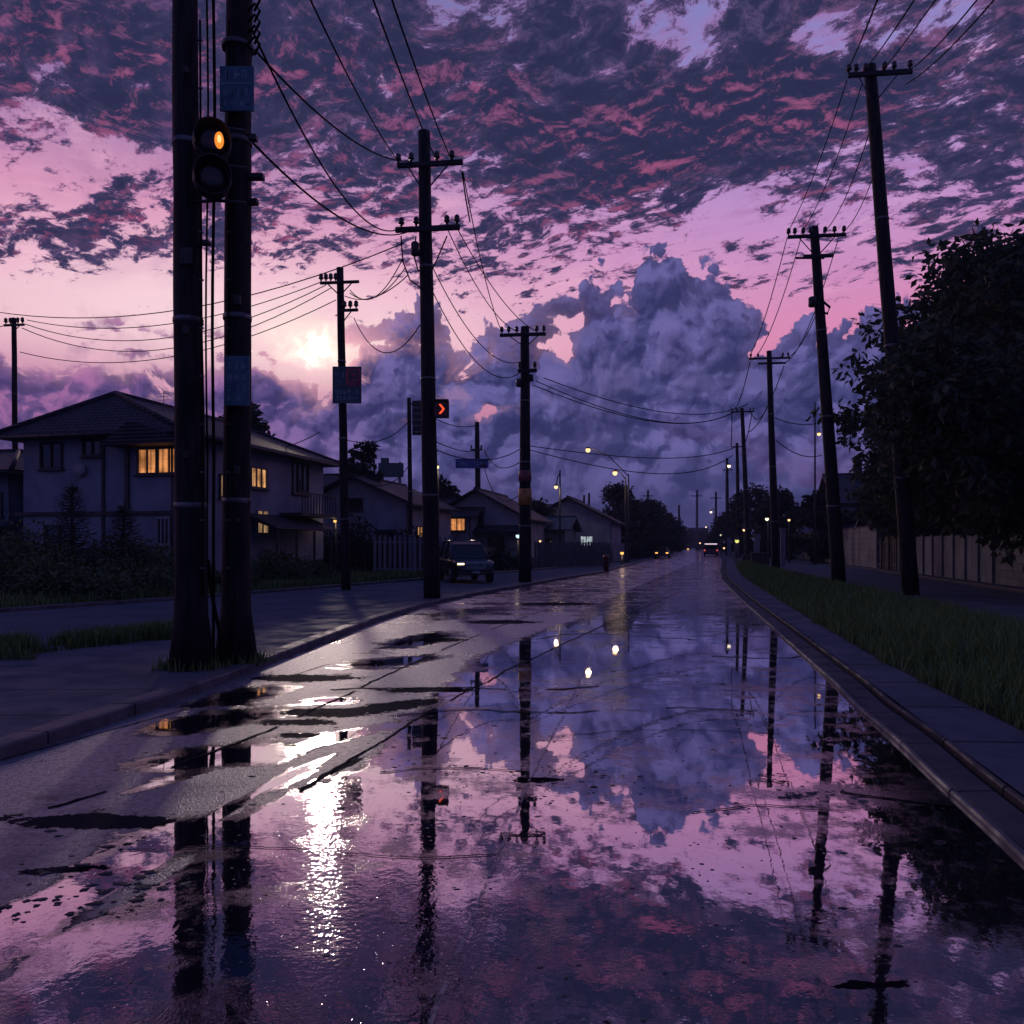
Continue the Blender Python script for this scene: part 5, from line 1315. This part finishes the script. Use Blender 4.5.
def tree(label, base, h, rx, ry=None, seed=1, n=9000, size=.30, low=.25, mat='leaf', trunk=.22, lean=(0, 0), clumps=60, group=None, name='tree', shape=1.0, cat='tree', ragged=0):
    """tapered trunk, limbs reaching to leaf clumps; crown outline broken by the clumps"""
    rd = random.Random(seed); ry = ry or rx
    root = empty(name, base, 0, label, cat, group)
    cz0, cz1 = h*low, h
    cl = []; twigs = []
    for i in range(clumps):
        t = rd.random()**.85; z = cz0+(cz1-cz0)*t
        prof = math.sin(PI*min(1, (t*.80+.16)))**.7 if shape else (1-t)*.95+.05
        a = rd.uniform(0, 2*PI); k = rd.random()**.4
        c = Vector((math.cos(a)*rx*prof*k+lean[0]*t, math.sin(a)*ry*prof*k+lean[1]*t, z))
        q = (rx+ry)/2*rd.uniform(.14, .34)
        cl.append((c, q))
        if ragged and k > .6 and rd.random() < .75:       # outer sprays reach beyond the crown
            if True: twigs.append((c, c+Vector((math.cos(a), math.sin(a), .3))*q*2.0))
            for w in range(3): cl.append((c+Vector((math.cos(a), math.sin(a), rd.uniform(.05, .5)))*q*(.6+.5*w), q*(.52-.12*w)))
    cl.append((Vector((lean[0], lean[1], h*.97)), rx*.16))
    b = MB(); tp = Vector((lean[0]*.6, lean[1]*.6, h*.62)); pts = [Vector((0, 0, -.1))]
    for i in range(1, 7): pts.append(tp*(i/6)+Vector((rd.uniform(-.1, .1), rd.uniform(-.1, .1), 0))*trunk*3)
    b.tube(pts, [trunk*1.35]+[trunk*(1-.13*i) for i in range(1, 7)], 9)
    for c, r in sorted(cl, key=lambda q: -q[1])[:26]:
        s = pts[min(6, max(1, int(c.z/h*6.2)))]
        m = s.lerp(c, .5)+Vector((rd.uniform(-.2, .2), rd.uniform(-.2, .2), -.12*h*.2))
        b.tube([s, m, c, c+(c-s)*.12], [trunk*.32, trunk*.2, trunk*.1, .01], 5)
    b.tube([pts[6], pts[6].lerp(cl[-1 if not ragged else 0][0] if not ragged else Vector((lean[0], lean[1], h*.97)), .5), Vector((lean[0], lean[1], h*.97))], [trunk*.3, trunk*.18, .01], 5)
    for k_ in range(5):
        c = Vector((lean[0]*.8+rd.uniform(-.3, .3)*rx, lean[1]*.8+rd.uniform(-.3, .3)*ry, h*rd.uniform(.78, .92))); cl.append((c, rx*.2))
    for c, e in twigs: b.tube([c.lerp(Vector((0, 0, c.z*.9)), .35), c, c.lerp(e, .6)+Vector((0, 0, .05)), e], [.03, .022, .013, .005], 5)
    b.build('trunk', M['bark'], root)
    vs, fs = leaves(cl, n, size, seed+1, .3)
    raw('crown', vs, fs, M[mat], root)
    return root
T_G = 'trees behind the right wall'
tree('tallest leafy tree over the stone wall at the right edge', st(13.6, 30, .08), 13.2, 4.6, 5, 3, 19000, .34, .20, clumps=90, ragged=1, trunk=.28, lean=(-.9, 0), group=T_G)
tree('broad dark tree behind the leaning pole, spreading over the wall', st(13.6, 37, .08), 12.8, 5.0, 5, 7, 21000, .37, .19, clumps=100, ragged=1, trunk=.28, lean=(-1.0, 0), group=T_G)
tree('lower round tree left of the leaning pole', st(14.2, 46, .08), 9.4, 4.4, 4, 11, 13000, .38, .24, clumps=70, ragged=1, trunk=.2, lean=(-1, 0), group=T_G)
tree('dense tree running out of view at the right edge', st(16.0, 25, .08), 9.4, 4.0, 5, 13, 12000, .30, .24, clumps=80, trunk=.24, group=T_G)
tree('leaning tree reaching out over the lane in front of the leaning pole', st(11.95, 23.5, .08), 6.9, 3.1, 3.6, 23, 15000, .27, .27, clumps=95, trunk=.20, lean=(-5.3, 0), group=T_G, ragged=1)
tree('low bushy tree filling the gap above the panel wall', st(15.6, 41, .08), 5.2, 3.0, 5, 15, 9000, .30, .05, clumps=70, trunk=.14, group=T_G)
tree('low bushy tree overhanging the stone blocks', st(15.4, 29, .08), 5.0, 2.8, 5, 16, 9000, .26, .05, clumps=70, trunk=.14, group=T_G)
for i, (lat, d, h, rx, lb) in enumerate([(10.5, 68, 5.4, 2.3, 'small tree left of the angular roofs on the wall side'), (8.6, 84, 7.0, 2.6, 'dark tree behind the double-armed pole'), (7.0, 100, 8.6, 3.0, 'tall dark tree behind the fourth pole'),
        (5.8, 122, 8.4, 3.2, 'dark tree beside the white street light of the wall side'), (5.0, 150, 7.0, 3.0, 'last dark tree before the street end on the wall side'), (14.5, 58, 7.4, 2.6, 'spiky tree rising beside the bare lamp mast')]):
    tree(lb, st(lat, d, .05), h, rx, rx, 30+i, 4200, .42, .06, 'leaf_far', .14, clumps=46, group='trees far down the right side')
for i, (lat, d, h, rx, lb) in enumerate([(-9.5, 92, 8.0, 2.7, 'round dark tree just right of the house with the white windows'), (-8.6, 98, 6.6, 2.4, 'smaller tree pressed against the round dark tree'), (-7.6, 112, 7.6, 3.0, 'dark tree hiding the reddish roof'),
        (-7.2, 128, 8.2, 3.2, 'left side tree below the tiny pale street light'), (-6.6, 150, 7.4, 3.2, 'left side tree second from the far end'), (-6.4, 180, 7.0, 3.4, 'farthest left side tree near the street end'),
        (-20.5, 63, 6.6, 2.4, 'dark tree behind the roofs right of the slim board pole'), (-26, 45, 9.2, 2.2, 'ragged tree top showing above the roof of the big house'), (-15.0, 72, 5.6, 2.2, 'leafy tree behind the kerbside pole')]):
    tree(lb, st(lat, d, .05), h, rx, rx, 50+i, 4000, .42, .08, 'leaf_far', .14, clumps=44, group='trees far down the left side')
for i, (lat, d, h, rx, lb) in enumerate([(-9, 215, 8, 5, 'hazy tree at the far end of the street, leftmost'), (-3.5, 300, 7.5, 5, 'hazy tree closing the street end, left of the middle'), (2.5, 320, 7, 5, 'hazy tree closing the street end, middle'), (8.5, 300, 8.5, 5, 'hazy tree closing the street end, right of the middle'),
        (7.5, 205, 8.5, 4, 'hazy tree at the far end of the street, rightmost'), (-11, 118, 7.2, 3.4, 'tree behind the reddish roof'), (-7.6, 140, 6.6, 3.0, 'dense left side tree before the far end'), (-12, 165, 8.4, 4, 'tall left side tree in the far row')]):
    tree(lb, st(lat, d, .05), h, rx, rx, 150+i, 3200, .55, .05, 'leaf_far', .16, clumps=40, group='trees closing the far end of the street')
# skyline conifer-like tree beside the long roof
tree('slender ragged tree above the end of the long roof', st(-22, 52, .05), 8.4, 1.3, 1.3, 71, 1500, .40, .4, 'leaf_far', .10, clumps=22, group='trees far down the left side')

def conifer(label, base, h, r, seed, n=34):
    """whorls of drooping boughs with needle sprays"""
    rd = random.Random(seed); root = empty('conifer', base, 0, label, 'tree', 'small conifers before the big house')
    b = MB(); b.tube([(0, 0, -.05), (0, 0, h*.5), (0, 0, h)], [.09, .06, .015], 8)
    vs, fs = [], []
    for k in range(n):
        t = k/n; z = h*(.10+.88*t); R_ = r*(1-t)**.75+.08
        for j in range(6):
            a = j*PI/3+k*.77+rd.uniform(-.3, .3); L = R_*rd.uniform(.7, 1.1)
            tip = Vector((math.cos(a)*L, math.sin(a)*L, z+L*.12)); s0 = Vector((0, 0, z-.02)); md = s0.lerp(tip, .55)-Vector((0, 0, L*.10))
            if j % 2 == 0: b.tube([s0, md, tip], [.018, .012, .004], 4, False)
            for q in range(16):
                u = .25+.75*q/15; c = s0.lerp(md, u*2) if u < .5 else md.lerp(tip, u*2-1)
                dr = (Vector((math.cos(a+rd.uniform(-1.1, 1.1)), math.sin(a+rd.uniform(-1.1, 1.1)), rd.uniform(-.5, .5)))).normalized(); sdv = dr.cross(Vector((0, 0, 1))).normalized()*.018
                l = rd.uniform(.10, .2); i = len(vs); vs += [c-sdv, c+sdv, c+dr*l+sdv*.4, c+dr*l-sdv*.4]; fs.append((i, i+1, i+2, i+3))
    b.build('trunk', M['bark'], root); raw('crown', vs, fs, M['needle'], root)
    return root
conifer('small conifer with layered boughs left of the porch window', (at(72, 0, 25).x, 25, .06), 3.5, 1.15, 81)
conifer('second small conifer right of the layered one', (at(124, 0, 25.5).x, 25.5, .06), 2.9, 1.1, 82)
def bush(label, base, h, rx, ry, seed, n=2600, size=.13, mat='bush', group='bushes before the big house'):
    rd = random.Random(seed); root = empty('bush', base, 0, label, 'bush', group)
    cl = [(Vector((rd.uniform(-rx, rx), rd.uniform(-ry, ry), h*rd.uniform(.12, .85))), h*rd.uniform(.20, .38)) for _ in range(26)]
    cl = [(Vector((c.x, c.y, c.z*(1-.45*(abs(c.x)/rx)**2))), r) for c, r in cl]
    b = MB()
    for c, r in cl[:14]: b.tube([(c.x*.3, c.y*.3, -.05), c*.6, c], [.025, .015, .006], 5)
    b.build('stem', M['bark'], root); vs, fs = leaves(cl, n, size, seed+1); raw('foliage', vs, fs, M[mat], root)
    return root
for i, (px, d, h, rx, lb) in enumerate([(18, 22.5, 1.5, 1.3, 'leafy bush at the left edge on the far side of the frontage street'), (50, 23, 1.1, 1.2, 'low bush under the layered conifer'), (95, 23.8, 1.35, 1.2, 'rounded bush between the two small conifers'),
        (140, 24.5, 1.1, 1.2, 'low bush left of the nearest pole'), (165, 25.5, .8, 1.0, 'smallest bush half hidden by the nearest pole'), (272, 31.5, 1.1, 1.3, 'dark bush below the porch, right of the plated pole'), (305, 34, 1.0, 1.2, 'dark bush below the porch end'), (218, 27, .9, 1.1, 'dark low bush seen between the two near poles')]):
    bush(lb, (at(px, 0, d).x, d, .06), h, rx, .9, 100+i)
for i, (px, d, h, rx, lb) in enumerate([(35, 24.5, 2.1, 1.1, 'tall loose bush between the left edge and the layered conifer'), (112, 26.5, 1.9, 1.0, 'tall bush behind the rounded bush'), (150, 26.8, 1.6, .9, 'upright bush under the narrow pale window'), (5, 25, 2.3, 1.2, 'tallest bush at the left edge before the blue green house'),
        (80, 22.2, .8, 1.4, 'low spreading bush nearest the frontage street'), (288, 35, 1.5, .9, 'upright bush against the porch wall')]):
    bush(lb, (at(px, 0, d).x, d, .06), h, rx, .9, 160+i)
for i, (px, d, h, rx, lb) in enumerate([(448, 50, 1.6, 1.2, 'dark shrub behind the parked car, left side'), (505, 50, 1.5, 1.3, 'dark shrub left of the square white lamp'), (583, 66, 1.5, 1.6, 'dark shrub before the pale fence'), (612, 84, 2.4, 1.6, 'dark shrub right of the amber post lamp'), (628, 88, 2.6, 1.8, 'dark shrub before the far gabled house'), (655, 120, 2.6, 2.2, 'dark shrub near the street end on the left kerb')]):
    bush(lb, (at(px, 0, d).x, d, .05), h, rx, 1.0, 180+i, 2200, .22, 'leaf_far', 'dark shrubs down the left side')
for i, (px, d, h, rx, lb) in enumerate([(362, 44, 3.1, 1.2, 'tall dark shrub right of the picket fence'), (400, 46, 2.6, 1.3, 'dark shrub left of the two-armed pole'), (330, 43, 2.2, .9, 'dark shrub behind the picket fence'), (568, 62, 1.6, 1.6, 'dark shrub beside the straight light pole'),
        (540, 70, 2.0, 1.8, 'dark shrub below the gabled house with white windows'), (640, 96, 2.2, 2.0, 'dark shrub on the left kerb far down the street')]):
    bush(lb, (at(px, 0, d).x, d, .05), h, rx, 1.0, 130+i, 2400, .22, 'leaf_far', 'dark shrubs down the left side')

def blades(name, pts, hmin, hmax, seed, width=.008, bend=.45, mat='grass'):
    rd = random.Random(seed); vs, fs = [], []
    for p, s in pts:
        h = rd.uniform(hmin, hmax)*s; a = rd.uniform(0, 2*PI); l = Vector((math.cos(a), math.sin(a), 0)); b_ = bend*rd.random()*h
        w = l.cross(Vector((0, 0, 1)))*width*(1+p.y*.05); i = len(vs)
        m = p+Vector((0, 0, h*.6))+l*b_*.35; t = p+Vector((0, 0, h))+l*b_
        vs += [p-w, p+w, m+w*.7, m-w*.7, t]; fs += [(i, i+1, i+2, i+3), (i+3, i+2, i+4)]
    return tag(raw(name, vs, fs, M[mat]), kind='stuff')
rd = random.Random(5)
pts = []
while len(pts) < 52000:
    d = 4.6*math.exp(rd.random()*math.log(60/4.6)); a, c = pathR(d), grassR(d)
    t = rd.random(); lat = a-.06+(c-a)*t; 
    edge = mnoise.noise((d*1.3, 2, 0))*.16
    if lat < a+edge: continue
    k = (.35+.75*(mnoise.noise((lat*1.1, d*.8, 3))*.5+.5)+.25*mnoise.noise((lat*4, d*3, 5)))*(1-.45*sm(.6, 1, t))
    if t < .12: k *= .7
    pts.append((st(lat, d, .045), k))
blades('verge_grass', pts, .10, .62, 6, .0055, .8)
pts = []
while len(pts) < 15000:
    d = rd.uniform(6.5, 15.5); lo = nearL(d); lat = lo+rd.random()**1.3*(1.5 if d < 10.5 else .9); p = st(lat, d, .095)
    px = 512+F*p.x/d; py = HY+F*EYE/d
    if px > 205 or mnoise.noise((p.x*1.1, p.y*1.1, 7)) < -.30: continue
    if d < 10.4 and lat > lo+1.0: continue
    pts.append((p, .5+.6*(mnoise.noise((p.x*2, p.y*2, 1))*.5+.5)))
blades('pavement_weeds', pts, .06, .36, 8, .006, .6)
pts = []
for c in (gr(192, 668, .1), gr(236, 662, .1)):
    for _ in range(420):
        a = rd.uniform(0, 2*PI); r = .27+abs(rd.gauss(0, .10)); pts.append((c+Vector((math.cos(a)*r, math.sin(a)*r*.8, 0)), rd.uniform(.4, 1)))
blades('pole_foot_weeds', pts, .05, .22, 9, .005, .6)
pts = []
while len(pts) < 16000:
    d = rd.uniform(13, 40); lat = farL(d)-.2-rd.random()**1.2*6; p = st(lat, d, .06)
    pts.append((p, .5+.6*(mnoise.noise((p.x*.8, p.y*.8, 1))*.5+.5)))
blades('left_verge_grass', pts, .12, .45, 10, .010, .5)
# debris on the road: small stones and leaves standing out of the shallow water
rd = random.Random(21); vs, fs = [], []
def pebble(p, r, flat):
    i = len(vs); n = 11; st_ = rd.uniform(.7, 1.8)
    for k in range(n):
        a = 2*PI*k/n; q = r*rd.uniform(.45, 1.35); vs.append((p.x+math.cos(a)*q*st_, p.y+math.sin(a)*q, -.002))
    for k in range(n):
        a = 2*PI*k/n; q = r*rd.uniform(.2, .7); vs.append((p.x+math.cos(a)*q*st_, p.y+math.sin(a)*q, r*flat*rd.uniform(.6, 1)))
    for k in range(n): fs.append((i+k, i+(k+1) % n, i+n+(k+1) % n, i+n+k))
    fs.append(tuple(i+n+k for k in range(n)))
for cx, cy, sx, sy_, n, r in ((110, 875, 40, 16, 70, .03), (45, 905, 30, 10, 40, .03), (140, 885, 18, 8, 40, .035), (470, 768, 90, 14, 200, .016), (560, 782, 70, 12, 120, .016), (340, 850, 140, 50, 160, .010), (250, 900, 120, 50, 120, .012),
        (840, 800, 70, 20, 200, .015), (760, 730, 90, 36, 160, .014), (700, 850, 150, 70, 260, .011), (420, 900, 100, 70, 60, .014), (600, 930, 220, 60, 300, .007), (620, 700, 140, 24, 160, .018), (300, 780, 60, 30, 26, .025), (880, 880, 60, 40, 30, .018)):
    for _ in range(int(n*.45)):
        px, py = rd.gauss(cx, sx), rd.gauss(cy, sy_)
        if py < 600: continue
        p = gr(px, py)
        if interp(LATL, p.y)+.1 < p.x-SLOPE*p.y < interp(LATR, p.y)-.08: pebble(p, r*rd.uniform(.3, 1.1), .22)
tag(raw('road_grit', vs, fs, surf('dark_wet_grit', (.03, .027, .027), (.018, .016, .016), .6, 9)), kind='stuff')
# ------------------------------------------------------------------ damp evening air
hb = MB(); hb.box((0, 720, 8.8), (1840, 1640, 20)); hz = hb.build('haze', None); tag(hz, kind='stuff')
m = bpy.data.materials.new('evening_haze'); m.use_nodes = True; T = NT(m.node_tree); T.N.clear()
v = T.N.new('ShaderNodeVolumePrincipled'); v.inputs['Color'].default_value = (.62, .66, .95, 1); v.inputs['Density'].default_value = .0004; v.inputs['Anisotropy'].default_value = .3
o = T.N.new('ShaderNodeOutputMaterial'); T.L.new(v.outputs[0], o.inputs['Volume'])
hz.data.materials.append(m)
